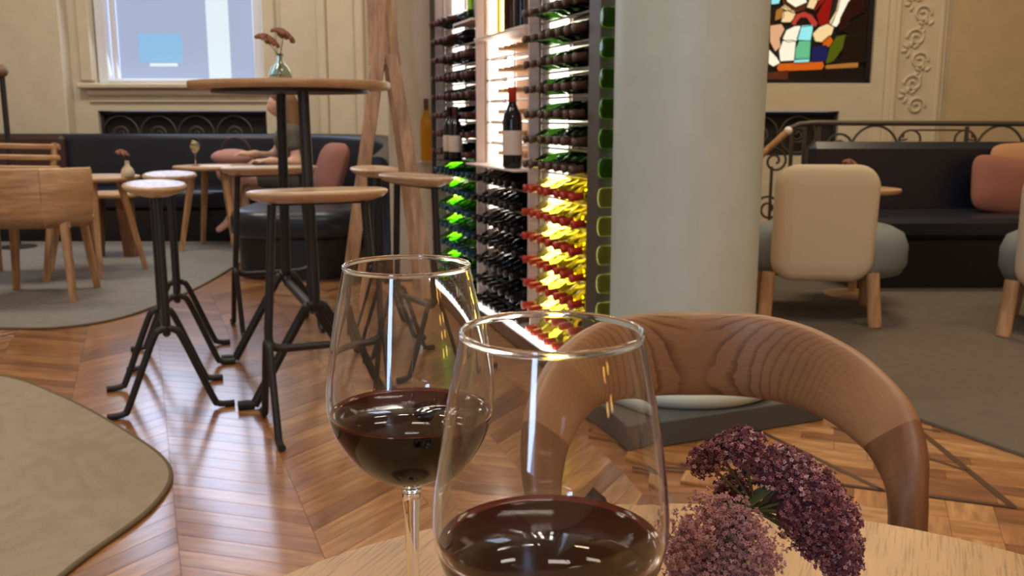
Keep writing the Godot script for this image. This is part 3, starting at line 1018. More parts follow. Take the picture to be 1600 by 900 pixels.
# ---------------------------------------------------------------- column
func build_column() -> void:
	var sl := struct("column", lathem([Vector2(0.335, 0.088), Vector2(0.352, 0.10), Vector2(0.358, 0.118), Vector2(0.352, 0.136), Vector2(0.335, 0.148), Vector2(0.30, 0.156), Vector2(0.285, 0.175), Vector2(0.268, 0.20), Vector2(0.262, 0.24), Vector2(0.262, 1.0), Vector2(0.266, 2.5), Vector2(0.27, 4.59)], 64), M.column_paint, Vector3(0.622, 0, -3.33), "smooth white round column with a rounded base on dark slab", "column")
	var ux := Vector3(0.915, 0, -0.403)
	obj("plinth", boxm(Vector3(), Vector3(0.74, 0.087, 0.74), 0.004), M.plinth_dark, sl, Vector3(0.615 - 0.622, 0.0445, 0.0), Basis(ux, Vector3.UP, ux.cross(Vector3.UP)))

# ---------------------------------------------------------------- rugs
func rug(called: String, pts: Array, m: Material, label: String, h := 0.011, edge := true) -> void:
	var sp := spline(pts, 8, true)
	var plan := PackedVector2Array(sp)
	var o := obj(called, padm(plan, [Vector2(0, 0.0012), Vector2(0, h - 0.003), Vector2(0.004, h)]), m)
	tag(o, label, "rug")
	if edge:
		var path := []
		for p in sp:
			path.append(Vector3(p.x, h * 0.6, p.y))
		obj("edge_binding", tubem(path, 0.0075, 6, true), M.binding, o)

func build_rugs() -> void:
	rug("rug", [Vector2(-2.6, -3.80), Vector2(-2.108, -3.69), Vector2(-1.698, -3.384), Vector2(-1.294, -2.987), Vector2(-1.044, -2.68), Vector2(-0.982, -2.40), Vector2(-1.03, -2.1), Vector2(-1.12, -1.7), Vector2(-1.5, -1.2), Vector2(-2.2, -1.0), Vector2(-3.0, -1.2), Vector2(-3.5, -2.0), Vector2(-3.3, -3.2)], M.carpet_beige, "beige rounded rug at front left with dark stitched edge")
	rug("rug", [Vector2(-2.95, -4.58), Vector2(-2.588, -4.576), Vector2(-2.278, -4.605), Vector2(-2.066, -4.883), Vector2(-1.977, -5.635), Vector2(-1.99, -6.503), Vector2(-2.05, -7.4), Vector2(-2.6, -7.95), Vector2(-4.4, -7.95), Vector2(-4.9, -7.0), Vector2(-4.9, -5.4), Vector2(-4.2, -4.7)], M.carpet_grey, "grey rounded rug under wooden tables in front of left sofa", 0.010)
	var o := obj("carpet", padm(PackedVector2Array([Vector2(1.72, -2.55), Vector2(1.438, -3.12), Vector2(1.10, -3.9), Vector2(0.90, -4.5), Vector2(0.75, -5.8), Vector2(0.75, -8.6), Vector2(6.4, -8.6), Vector2(6.4, -1.2), Vector2(2.3, -1.4)]), [Vector2(0, 0.0012), Vector2(0, 0.010), Vector2(0.003, 0.013)]), M.carpet_brown)
	tag(o, "grey brown carpet on right under upholstered chairs and navy bench", "carpet")

# ---------------------------------------------------------------- left sofa
func sofa_path() -> Array:
	var pts := []
	for i in 9:
		pts.append(Vector2(-5.9 + 3.6 * i / 8.0, -8.52))
	for i in range(1, 13):
		var a := -PI / 2 + PI / 2 * i / 12.0
		pts.append(Vector2(-2.3 + 1.395 * cos(a), -7.125 + 1.395 * sin(a)))
	for i in range(1, 5):
		pts.append(Vector2(-0.905, -7.125 + 0.93 * i / 4.0))
	return pts

func sweep(path: Array, sect: Callable) -> MB:
	var r := []
	for i in path.size():
		var a: Vector2 = path[max(i - 1, 0)]
		var b: Vector2 = path[min(i + 1, path.size() - 1)]
		var d := (b - a).normalized()
		var n := Vector2(-d.y, d.x)
		var ring := PackedVector3Array()
		for q in sect.call(float(i) / (path.size() - 1)):
			ring.append(Vector3(path[i].x + n.x * q.x, q.y, path[i].y + n.y * q.x))
		r.append(ring)
	var m := MB.new()
	m.rings(r)
	return m

func build_sofa() -> void:
	var t := thing("sofa", "long dark navy leather corner sofa curving round below left window", "sofa")
	var p := sofa_path()
	obj("backrest", sweep(p, func(u: float) -> PackedVector2Array:
		var top := 0.915 - 0.115 * smoothstep(0.66, 1.0, u)
		return round_rect(-0.085, 0.10, 0.085, top, 0.06, 4)), M.leather_navy, t)
	obj("seat", sweep(p.slice(0, 21), func(_u: float) -> PackedVector2Array: return round_rect(0.09, 0.29, 0.66, 0.45, 0.05, 4)), M.leather_navy, t)
	obj("base", sweep(p.slice(0, 21), func(_u: float) -> PackedVector2Array: return round_rect(0.09, 0.0, 0.60, 0.285, 0.01, 2)), M.leather_black, t)
	var wing := PackedVector2Array()
	for v in round_rect(-0.46, -0.60, 0.44, 0.60, 0.30, 6):
		wing.append(v)
	obj("wing_seat", padm(wing, [Vector2(0.04, 0.27), Vector2(0.0, 0.30), Vector2(0.0, 0.40), Vector2(0.015, 0.435), Vector2(0.06, 0.455)], Transform3D(Basis(), Vector3(-1.44, 0, -6.58))), M.leather_navy, t)
	obj("wing_base", padm(wing, [Vector2(0.05, 0.0), Vector2(0.05, 0.265)], Transform3D(Basis(), Vector3(-1.44, 0, -6.58))), M.leather_black, t)
	obj("brown_section", boxm(Vector3(-4.55, 0.60, -8.40), Vector3(1.1, 0.60, 0.10), 0.03), M.leather_brown, t)
	# pillows
	var pl := func(label: String, at: Vector3, s: Vector3, b: Basis, m: Material) -> void:
		var mb := MB.new()
		var plan := superellipse(s.x / 2, s.y / 2, 5.0, 40)
		var rr := []
		for q in [[0.12, -0.50], [0.45, -0.48], [0.72, -0.40], [0.90, -0.24], [0.985, -0.07], [1.0, 0.0], [0.985, 0.07], [0.90, 0.24], [0.72, 0.40], [0.45, 0.48], [0.12, 0.50]]:
			var ring := PackedVector3Array()
			for w in plan:
				ring.append(Vector3(w.x * q[0], s.z * q[1], w.y * q[0]))
			rr.append(ring)
		mb.rings(rr)
		var o := obj("cushion", mb, m, null, at, b)
		tag(o, label, "cushion")
	pl.call("dusty rose cushion leaning on the navy sofa's right wing", Vector3(-1.37, 0.66, -7.05), Vector3(0.44, 0.44, 0.16), Basis(Vector3.UP, 0.55) * Basis(Vector3.BACK, 1.25) * Basis(Vector3.RIGHT, 0.0), M.pillow_rose)
	pl.call("dusty rose cushion on right navy bench below tan cushion", Vector3(3.20, 0.625, -6.07), Vector3(0.42, 0.38, 0.13), Basis(Vector3.BACK, -0.12) * Basis(Vector3.RIGHT, 1.25), M.pillow_rose)
	pl.call("tan cushion propped behind the rose one on right navy bench", Vector3(3.40, 0.68, -6.19), Vector3(0.44, 0.44, 0.12), Basis(Vector3.BACK, 0.05) * Basis(Vector3.RIGHT, 1.30), M.pillow_tan)
	# pink handbag with a hoop handle
	var hb := thing("handbag", "soft pink handbag with thin hoop handle on navy sofa beside woman", "handbag", Vector3(-2.44, 0.455, -8.17))
	var bag := MB.new()
	bag.ellipsoid(Vector3(0, 0.26, 0), Vector3(0.19, 0.075, 0.09), 20, 10)
	bag.ellipsoid(Vector3(0.02, 0.13, 0), Vector3(0.17, 0.13, 0.085), 20, 10)
	obj("bag_body", bag, M.pillow_pink, hb)
	var hoop := []
	for i in 25:
		var a := PI * i / 24.0
		hoop.append(Vector3(0.04 + 0.13 * cos(a), 0.29 + 0.14 * sin(a), 0.02))
	obj("handle", tubem(hoop, 0.010, 8), M.leather_brown, hb)

# ---------------------------------------------------------------- right bench
func build_right_bench() -> void:
	var t := thing("bench", "navy leather bench with straight back on right in front of iron railing", "bench")
	obj("backrest", boxm(Vector3(3.75, 0.50, -6.36), Vector3(3.5, 0.79, 0.15), 0.045), M.leather_navy, t)
	var sm := MB.new()
	sm.box(Vector3(3.78, 0.385, -5.95), Vector3(3.4, 0.13, 0.64), 0.03)
	obj("seat", sm, M.leather_navy, t)
	obj("base", boxm(Vector3(3.78, 0.166, -5.95), Vector3(3.36, 0.304, 0.56), 0.006), M.leather_black, t)

# ---------------------------------------------------------------- railing
func build_railing() -> void:
	var z := -6.62
	var t := thing("railing", "wrought iron stair railing with arches and scrolls behind right bench", "railing", Vector3(0, 0.014, z))
	var top := [Vector3(1.90, 0.93, 0.02), Vector3(1.95, 0.965, 0), Vector3(2.02, 0.995, 0), Vector3(2.12, 1.005, 0), Vector3(3.5, 1.0, 0), Vector3(5.2, 0.985, 0)]
	obj("top_rail", tubem(top, 0.019, 8), M.iron, t)
	for x in [1.97, 2.06, 2.16, 3.2, 4.3]:
		obj("post", boxm(Vector3(x, 0.49, 0), Vector3(0.024, 0.98, 0.024), 0.003), M.iron, t)
	obj("lower_rail", tubem([Vector3(2.06, 0.12, 0), Vector3(5.2, 0.12, 0)], 0.012, 6), M.iron, t)
	for k in 4:
		var x0 := 2.555 + 0.885 * (k - 0)
		if k == 3:
			x0 = 1.70 + 0.0
			continue
		var arch := []
		for i in 19:
			var a := PI * i / 18.0
			arch.append(Vector3(x0 + 0.17 * cos(a), 0.80 + 0.185 * sin(a), 0))
		obj("arch", tubem(arch, 0.009, 6), M.iron, t)
		for s in [-1.0, 1.0]:
			var cx: float = x0 + 0.4425 + s * 0.20
			var sp := []
			for i in 26:
				var a := PI * 1.45 - i * 0.30
				var r := 0.105 * (1.0 - i / 34.0)
				sp.append(Vector3(cx + s * (-0.02 - r * cos(a)) , 0.88 + r * sin(a), 0))
			obj("scroll", tubem(sp, 0.008, 6), M.iron, t)
			var s2 := []
			for i in 12:
				var a := i * 0.5
				s2.append(Vector3(x0 + 0.4425 + s * (0.245 - 0.004 * i * cos(a)), 0.90 + 0.035 * sin(a) * (1.0 - i / 16.0), 0))
			obj("scroll", tubem(s2, 0.007, 6), M.iron, t)
		obj("cross_bar", tubem([Vector3(x0 + 0.4425 - 0.16, 0.955, 0), Vector3(x0 + 0.4425 + 0.16, 0.955, 0)], 0.007, 6), M.iron, t)
	# scrolls between the end posts
	for q in 4:
		var sp := []
		for i in 30:
			var a := i * 0.36
			var r := 0.10 * (1.0 - i / 36.0)
			sp.append(Vector3([2.30, 1.86, 2.27, 1.83][q] + (1 if q % 2 == 0 else -1) * r * cos(a), [0.84, 0.74, 0.52, 0.40][q] + r * sin(a), 0))
		obj("scroll", tubem(sp, 0.009, 6), M.iron, t)
	for x in [1.72, 1.84]:
		obj("post", boxm(Vector3(x, 0.35, 0), Vector3(0.02, 0.70, 0.02), 0.003), M.iron, t)
	obj("lower_rail", tubem([Vector3(1.62, 0.12, 0), Vector3(2.06, 0.12, 0)], 0.012, 6), M.iron, t)
	var h := thing("handrail", "sloping round wooden handrail with white end knob by iron railing", "handrail", Vector3(0, 0, z + 0.06))
	obj("rail", tubem([Vector3(1.915, 0.955, 0), Vector3(1.60, 0.66, 0)], 0.024, 12), M.brass_wood if M.has("brass_wood") else M.oak_y, h)
	var kn := MB.new()
	kn.ellipsoid(Vector3(1.925, 0.965, 0), Vector3(0.03, 0.03, 0.03), 12, 8)
	obj("end_knob", kn, M.white_ledge, h)
	for x in [1.66, 1.86]:
		obj("bracket", tubem([Vector3(x, 0.66 + (x - 1.60) * 0.936, -0.0), Vector3(x, 0.62 + (x - 1.60) * 0.936, -0.055)], 0.008, 6), M.iron, h)

# ---------------------------------------------------------------- bar table and stools
func make_frame(t: Node3D, ut: float, ub: float, top: float, junction: float, foot: float, r: float) -> void:
	# two uprights lean out to a low cross bar; at each lower corner a pair of splayed legs
	for s in [-1.0, 1.0]:
		var up := spline([Vector3(s * ut, top, 0), Vector3(s * (ut * 0.35 + ub * 0.65), lerpf(top, junction, 0.6), 0), Vector3(s * ub, junction + 0.05, 0), Vector3(s * (ub - 0.012), junction + 0.012, 0), Vector3(s * (ub - 0.05), junction, 0)], 4)
		obj("upright", tubem(up, r, 10), M.black_steel, t)
	obj("foot_bar", tubem([Vector3(-ub + 0.045, junction, 0), Vector3(ub - 0.045, junction, 0)], r * 0.9, 10), M.black_steel, t)
	for s in [-1.0, 1.0]:
		for f in [-1.0, 1.0]:
			var x: float = s * (ub + 0.004)
			var leg := spline([Vector3(x, junction + 0.03, f * 0.002), Vector3(x, junction + 0.022, f * 0.026), Vector3(x, junction - 0.01, f * 0.05), Vector3(x, 0.045, f * (foot - 0.018)), Vector3(x, 0.018, f * foot), Vector3(x, r * 0.85, f * (foot + 0.03)), Vector3(x, r * 0.85, f * (foot + 0.058))], 4)
			obj("leg", tubem(leg, r * 0.86, 8), M.black_steel, t)

func make_stool(label: String) -> Node3D:
	var t := thing("bar_stool", label, "bar stool", Vector3(), 0.0, "oak seated bar stools")
	var plan := superellipse(0.236, 0.112, 2.25, 48)
	obj("seat", padm(plan, [Vector2(0.09, 0.774), Vector2(0.055, 0.778), Vector2(0.018, 0.790), Vector2(0.003, 0.802), Vector2(0.0, 0.809), Vector2(0.004, 0.815), Vector2(0.016, 0.818), Vector2(0.06, 0.816)]), M.stool_oak, t)
	obj("bracket", boxm(Vector3(0, 0.772, 0), Vector3(0.31, 0.008, 0.03), 0.002), M.black_steel, t)
	make_frame(t, 0.155, 0.185, 0.772, 0.285, 0.16, 0.0145)
	return t

func build_bar_set() -> void:
	var turn := atan2(-0.929, 0.370)  # long axis along the floor's bands
	var s0 := make_stool("oak seated bar stool at left, the nearer of the left pair")
	s0.position = Vector3(-1.305, 0, -3.40)
	s0.rotation.y = turn + 0.03
	dup(s0, Vector3(-1.475, 0, -4.02), turn - 0.04, "oak seated bar stool at left, the farther of the left pair")
	dup(s0, Vector3(-0.645, 0, -3.10), turn + PI / 2 + 0.02, "oak seated bar stool in front of bar table, its long side facing us")
	dup(s0, Vector3(-1.20, 0, -4.62), turn + PI / 2 + 0.05, "oak seated bar stool behind bar table, in front of seated woman")
	dup(s0, Vector3(-0.665, 0, -4.50), turn - 0.1, "oak seated bar stool right of bar table, farther one by oak stand")
	dup(s0, Vector3(-0.405, 0, -3.90), turn + 0.25, "oak seated bar stool right of bar table, nearer one beside wine rack")
	var t := thing("bar_table", "tall round oak bar table on two black steel uprights", "bar table", Vector3(-0.862, 0.0, -3.70), turn)
	obj("tabletop", padm(superellipse(0.385, 0.385, 2.0, 64), [Vector2(0.01, 1.160), Vector2(0.0, 1.164), Vector2(0.0, 1.185), Vector2(0.003, 1.189)]), M.oak_x, t)
	obj("steel_plate", padm(superellipse(0.30, 0.30, 2.0, 48), [Vector2(0.0, 1.147), Vector2(0.0, 1.159)]), M.black_steel, t)
	make_frame(t, 0.28, 0.355, 1.147, 0.345, 0.235, 0.021)
	bud_vase(Vector3(-0.895, 1.1895, -3.68), 0.105, "small clear vase of dried brown flowers on bar table", 0.30, 2)

func bud_vase(at: Vector3, h: float, label: String, turn: float, n: int, glassy := true) -> void:
	var v := thing("bud_vase", label, "vase", at, turn)
	var r := h * 0.42
	obj("bottle", lathem([Vector2(0, 0), Vector2(r * 0.9, 0.0), Vector2(r, 0.004), Vector2(r * 0.98, h * 0.30), Vector2(r * 0.75, h * 0.52), Vector2(r * 0.36, h * 0.70), Vector2(r * 0.30, h * 0.95), Vector2(r * 0.36, h), Vector2(r * 0.28, h), Vector2(r * 0.22, h * 0.94), Vector2(r * 0.28, h * 0.70), Vector2(r * 0.68, h * 0.50), Vector2(r * 0.90, h * 0.28), Vector2(r * 0.9, 0.008), Vector2(0, 0.008)], 24), M.vase_glass if glassy else M.vase_cream, v)
	var fl := thing("dried_flower", "brown dried flower head in " + label.replace("of dried brown flowers ", ""), "flower", at, turn)
	for k in n:
		var sx := -1.0 if k == 0 else 1.0
		if n == 1: sx = -0.6
		var tip := Vector3(sx * h * (0.42 if k == 0 else 0.16), h * (1.42 if k == 0 else 1.62), 0)
		var sk := obj("stem", tubem([Vector3(0, h * 0.1, 0), Vector3(0, h * 0.9, 0), tip], 0.0018, 6), M.stem_green, fl)
		var m := MB.new()
		var rg := RandomNumberGenerator.new()
		rg.seed = 5 + k
		for i in 80:
			var a := rg.randf() * TAU
			var q := sqrt(rg.randf())
			m.ellipsoid(tip + Vector3(q * cos(a) * h * 0.40, (1.0 - q * q) * h * 0.22 + sx * q * cos(a) * h * (0.16 if k == 0 else -0.20), q * sin(a) * h * 0.34), Vector3.ONE * h * 0.07, 6, 4)
		obj("flower_head", m, M.dry_flower, sk)

# ---------------------------------------------------------------- low tables and wooden chairs at the left
func low_table(at: Vector3, h: float, r: float, label: String, turn: float, legs: int) -> void:
	var t := thing("low_table", label, "table", at, turn)
	obj("tabletop", padm(superellipse(r, r, 2.0, 48), [Vector2(0.02, h - 0.028), Vector2(0.003, h - 0.018), Vector2(0.0, h - 0.009), Vector2(0.006, h)]), M.oak_x, t)
	for k in legs:
		var a := TAU * k / legs
		var d := Vector3(cos(a), 0, sin(a))
		var r0: float = r * 0.55
		var mb := MB.new()
		var rr := []
		for q in [[0.0, 0.017], [1.0, 0.026]]:
			var c := d * lerpf(r * 0.97, r0, q[0]) + Vector3(0, lerpf(0.0, h - 0.024, q[0]), 0)
			var ring := PackedVector3Array()
			for s in round_rect(-q[1], -q[1], q[1], q[1], q[1] * 0.4, 3):
				ring.append(c + Vector3(s.x, 0, s.y))
			rr.append(ring)
		mb.rings(rr)
		obj("leg", mb, M.oak_y, t)

func leg_mesh(a: Vector3, b: Vector3, ra: float, rb: float) -> MB:
	var mb := MB.new()
	var rr := []
	for q in [[a, ra], [b, rb]]:
		var ring := PackedVector3Array()
		for s in round_rect(-q[1], -q[1], q[1], q[1], q[1] * 0.4, 3):
			ring.append(q[0] + Vector3(s.x, 0, s.y))
		rr.append(ring)
	mb.rings(rr)
	return mb

func build_low_furniture() -> void:
	low_table(Vector3(-2.84, 0.011, -6.30), 0.655, 0.31, "round oak low table with splayed legs beside wooden tub chair", 0.45, 4)
	low_table(Vector3(-2.40, 0.011, -7.53), 0.665, 0.32, "round oak low table with splayed legs in front of seated woman", 0.72, 4)
	bud_vase(Vector3(-2.56, 0.668, -6.22), 0.105, "small pale vase of dried brown flowers on low table by tub chair", 0.0, 1, false)
	# glass of white wine and a folded napkin on the woman's table
	var g := thing("wine_glass", "glass of white wine on low table in front of woman", "wine glass", Vector3(-2.53, 0.678, -7.48))
	obj("bowl", lathem([Vector2(0.0, 0.098), Vector2(0.012, 0.10), Vector2(0.034, 0.125), Vector2(0.044, 0.16), Vector2(0.040, 0.215), Vector2(0.038, 0.215), Vector2(0.042, 0.16), Vector2(0.032, 0.127), Vector2(0.011, 0.103), Vector2(0, 0.102)], 20), M.crystal, g)
	obj("stem", lathem([Vector2(0.034, 0.0), Vector2(0.034, 0.003), Vector2(0.005, 0.008), Vector2(0.0035, 0.05), Vector2(0.005, 0.0975)], 12), M.crystal, g)
	obj("wine", lathem([Vector2(0, 0.1035), Vector2(0.011, 0.105), Vector2(0.031, 0.128), Vector2(0.0405, 0.158), Vector2(0, 0.158)], 20), M.white_wine, g)
	var nk := obj("napkin", padm(PackedVector2Array([Vector2(-0.11, -0.06), Vector2(0.11, -0.07), Vector2(0.12, 0.06), Vector2(-0.10, 0.07)]), [Vector2(0, 0), Vector2(0, 0.006), Vector2(0.008, 0.010)]), M.napkin, null, Vector3(-2.34, 0.677, -7.36))
	tag(nk, "folded white napkin on low table in front of woman", "napkin")
	# wooden tub chair: a bent two panel shell on four splayed legs
	var c := thing("tub_chair", "wooden tub chair with bent two panel back at left edge", "chair", Vector3(-2.80, 0.011, -5.42), 0.12)
	for k in 2:
		var r := []
		var steps := 9
		for i in steps + 1:
			var u := lerpf(-1.0, 0.30, float(i) / steps) if k == 0 else lerpf(0.306, 1.0, float(i) / steps)
			var ang := u * 1.05
			var px := sin(ang) * 0.43
			var pz := cos(ang) * 0.30 - 0.05
			var nx := sin(ang)
			var nz := cos(ang)
			var ring := PackedVector3Array()
			for q in [[0.425, -0.06], [0.48, -0.02], [0.57, 0.0], [0.66, 0.008], [0.755, 0.0], [0.765, -0.008], [0.755, -0.018], [0.66, -0.012], [0.57, -0.02], [0.49, -0.04], [0.435, -0.075]]:
				ring.append(Vector3(px + nx * q[1], q[0], pz + nz * q[1]))
			r.append(ring)
		var mb := MB.new()
		mb.rings(r)
		obj("shell_panel", mb, M.oak_x, c)
	obj("seat", padm(superellipse(0.29, 0.24, 2.8, 40), [Vector2(0.02, 0.43), Vector2(0.0, 0.44), Vector2(0.0, 0.46), Vector2(0.01, 0.47)], Transform3D(Basis(), Vector3(0, 0, -0.08))), M.oak_x, c)
	obj("seat_rail", boxm(Vector3(0, 0.44, 0.14), Vector3(0.50, 0.045, 0.03), 0.006), M.oak_x, c)
	for s in [-1.0, 1.0]:
		obj("leg", leg_mesh(Vector3(s * 0.25, 0, 0.20), Vector3(s * 0.215, 0.46, 0.14), 0.019, 0.024), M.oak_y, c)
		obj("leg", leg_mesh(Vector3(s * 0.24, 0, -0.27), Vector3(s * 0.20, 0.44, -0.22), 0.019, 0.024), M.oak_y, c)
	# ladder back chair behind it
	var d := thing("slatted_chair", "wooden chair with three curved back slats behind the tub chair", "chair", Vector3(-3.28, 0.011, -6.12), 0.1)
	for k in 3:
		var r := []
		for i in 11:
			var u := -1.0 + 0.2 * i
			var ring := PackedVector3Array()
			var y := 0.735 + 0.068 * k - 0.012 * u
			for q in round_rect(-0.016, -0.016, 0.016, 0.016, 0.008, 2):
				ring.append(Vector3(u * 0.36, y + q.y, 0.22 - 0.10 * u * u + 0.02 * (2 - k) + q.x))
			r.append(ring)
		var mb := MB.new()
		mb.rings(r)
		obj("slat", mb, M.oak_x, d)
	obj("seat", padm(superellipse(0.30, 0.26, 3.0, 40), [Vector2(0.01, 0.435), Vector2(0.0, 0.445), Vector2(0.0, 0.465), Vector2(0.01, 0.47)]), M.oak_x, d)
	for s in [-1.0, 1.0]:
		obj("leg", leg_mesh(Vector3(s * 0.25, 0, 0.24), Vector3(s * 0.335, 0.885, 0.13), 0.02, 0.016), M.oak_y, d)
		obj("leg", leg_mesh(Vector3(s * 0.24, 0, -0.24), Vector3(s * 0.22, 0.44, -0.20), 0.018, 0.022), M.oak_y, d)
	# plain stool beside the sofa
	var st := thing("wooden_stool", "low wooden stool with slab legs between low table and sofa", "stool", Vector3(-3.05, 0.011, -7.05), 0.1)
	obj("seat", padm(superellipse(0.22, 0.19, 3.5, 36), [Vector2(0.008, 0.455), Vector2(0.0, 0.462), Vector2(0.0, 0.482), Vector2(0.008, 0.488)]), M.oak_x, st)
	for s in [-1.0, 1.0]:
		obj("slab_leg", leg_mesh(Vector3(s * 0.13, 0, 0), Vector3(s * 0.10, 0.456, 0), 0.05, 0.06), M.walnut_y, st)
	# slim dark pole with a round finial at the picture's left edge
	var po := thing("floor_lamp", "slim dark pole with small brass finial at left wall panel", "floor lamp", Vector3(-4.05, 0, -7.55))
	obj("pole", tubem([Vector3(0, 0.02, 0), Vector3(0, 1.40, 0)], 0.022, 10), M.iron_dark, po)
	obj("base", lathem([Vector2(0.0, 0.0), Vector2(0.14, 0.0), Vector2(0.14, 0.02), Vector2(0.02, 0.035), Vector2(0, 0.035)], 24), M.iron_dark, po)
	var fi := MB.new()
	fi.ellipsoid(Vector3(0, 1.42, 0), Vector3(0.05, 0.05, 0.05), 14, 10)
	obj("finial", fi, M.brass, po)

# ---------------------------------------------------------------- oak stand
func build_oak_stand() -> void:
	var t := thing("oak_stand", "tall oak stand of flat strips splayed into three legs", "stand", Vector3(-0.78, 0, -5.62))
	var strip := func(called: String, pts: Array, w: Vector3, d: Vector3) -> void:
		var r := []
		for p in pts:
			var ring := PackedVector3Array()
			for q in [[-1, -1], [1, -1], [1, 1], [-1, 1]]:
				ring.append(p + w * q[0] + d * q[1])
			r.append(ring)
		var mb := MB.new()
		mb.rings(r, true, true, -1)
		obj(called, mb, M.stand_oak, t)
	strip.call("trunk", [Vector3(0.0, 2.25, 0), Vector3(-0.002, 1.55, 0), Vector3(0.0, 1.36, 0)], Vector3(0.062, 0, 0.0), Vector3(0, 0, 0.017))
	strip.call("trunk", [Vector3(0.076, 2.25, 0.01), Vector3(0.080, 1.55, 0.01), Vector3(0.10, 1.36, 0.01)], Vector3(0.014, 0, 0.006), Vector3(-0.01, 0, 0.03))
	strip.call("leg", [Vector3(0.0, 1.42, 0.018), Vector3(-0.06, 1.05, 0.02), Vector3(-0.14, 0.55, 0.03), Vector3(-0.225, 0.0, 0.04)], Vector3(0.040, 0, 0.0), Vector3(0, 0, 0.014))
	strip.call("leg", [Vector3(0.075, 1.42, 0.03), Vector3(0.14, 1.05, 0.07), Vector3(0.215, 0.55, 0.12), Vector3(0.30, 0.0, 0.18)], Vector3(0.034, 0, 0.0), Vector3(0.0, 0, 0.014))
	strip.call("leg", [Vector3(0.04, 1.42, -0.02), Vector3(0.085, 1.05, -0.06), Vector3(0.135, 0.55, -0.12), Vector3(0.185, 0.0, -0.20)], Vector3(0.028, 0, 0.0), Vector3(0.0, 0, 0.014))

# ---------------------------------------------------------------- upholstered chairs at the right
func make_soft_chair(label: String) -> Node3D:
	# the back faces +z
	var t := thing("lounge_chair", label, "chair", Vector3(), 0.0, "cream backed upholstered chairs")
	obj("seat", padm(superellipse(0.41, 0.36, 2.3, 48), [Vector2(0.10, 0.215), Vector2(0.03, 0.235), Vector2(0.0, 0.29), Vector2(0.0, 0.38), Vector2(0.025, 0.445), Vector2(0.08, 0.475), Vector2(0.16, 0.485)], Transform3D(Basis(), Vector3(0.10, 0, -0.12))), M.grey_cloth, t)
	var tilt := Basis(Vector3.RIGHT, PI / 2 + 0.09)
	var plan := PackedVector2Array()
	for q in round_rect(-0.253, -0.296, 0.253, 0.296, 0.115, 7):
		plan.append(Vector2(q.x * (1.0 - 0.03 * q.y), q.y))
	obj("backrest", padm(plan, [Vector2(0.09, -0.052), Vector2(0.05, -0.049), Vector2(0.025, -0.043), Vector2(0.004, -0.022), Vector2(0.0, 0.0), Vector2(0.004, 0.022), Vector2(0.025, 0.043), Vector2(0.05, 0.049), Vector2(0.09, 0.052)], Transform3D(tilt, Vector3(0, 0.52, 0.255))), M.cream_cloth, t)
	for s in [-1.0, 1.0]:
		var l1 := MB.new()
		l1.tube([Vector3(s * 0.275, 0.0, 0.27), Vector3(s * 0.255, 0.27, 0.235)], [0.034, 0.034], 12)
		obj("leg", l1, M.oak_pale_y, t)
		var l2 := MB.new()
		l2.tube([Vector3(s * 0.30 + 0.085, 0.0, -0.33), Vector3(s * 0.27 + 0.085, 0.25, -0.28)], [0.034, 0.034], 12)
		obj("leg", l2, M.oak_pale_y, t)
	return t

func build_right_chairs() -> void:
	var c := make_soft_chair("cream backed grey seated chair on right of column, seen whole from behind")
	c.position = Vector3(1.585, 0.013, -4.87)
	c.rotation.y = -0.10
	dup(c, Vector3(2.74, 0.013, -4.50), -0.45, "cream backed grey seated chair cut by the right picture edge")
	dup(c, Vector3(1.05, 0.013, -5.55), 2.2, "grey seated chair mostly hidden behind the column")
	var t := thing("side_table", "small round oak side table behind the cream backed chair", "table", Vector3(2.02, 0.013, -5.42))
	obj("tabletop", padm(superellipse(0.235, 0.235, 2.0, 40), [Vector2(0.012, 0.612), Vector2(0.0, 0.622), Vector2(0.004, 0.637)]), M.oak_x, t)
	obj("column", tubem([Vector3(0, 0.02, 0), Vector3(0, 0.613, 0)], 0.025, 12), M.oak_y, t)
	obj("foot", lathem([Vector2(0, 0), Vector2(0.16, 0), Vector2(0.16, 0.015), Vector2(0.03, 0.03), Vector2(0, 0.03)], 28), M.oak_x, t)
	bud_vase(Vector3(1.97, 0.651, -5.38), 0.10, "small vase of dried brown flowers on side table behind cream chair", 0.0, 1)

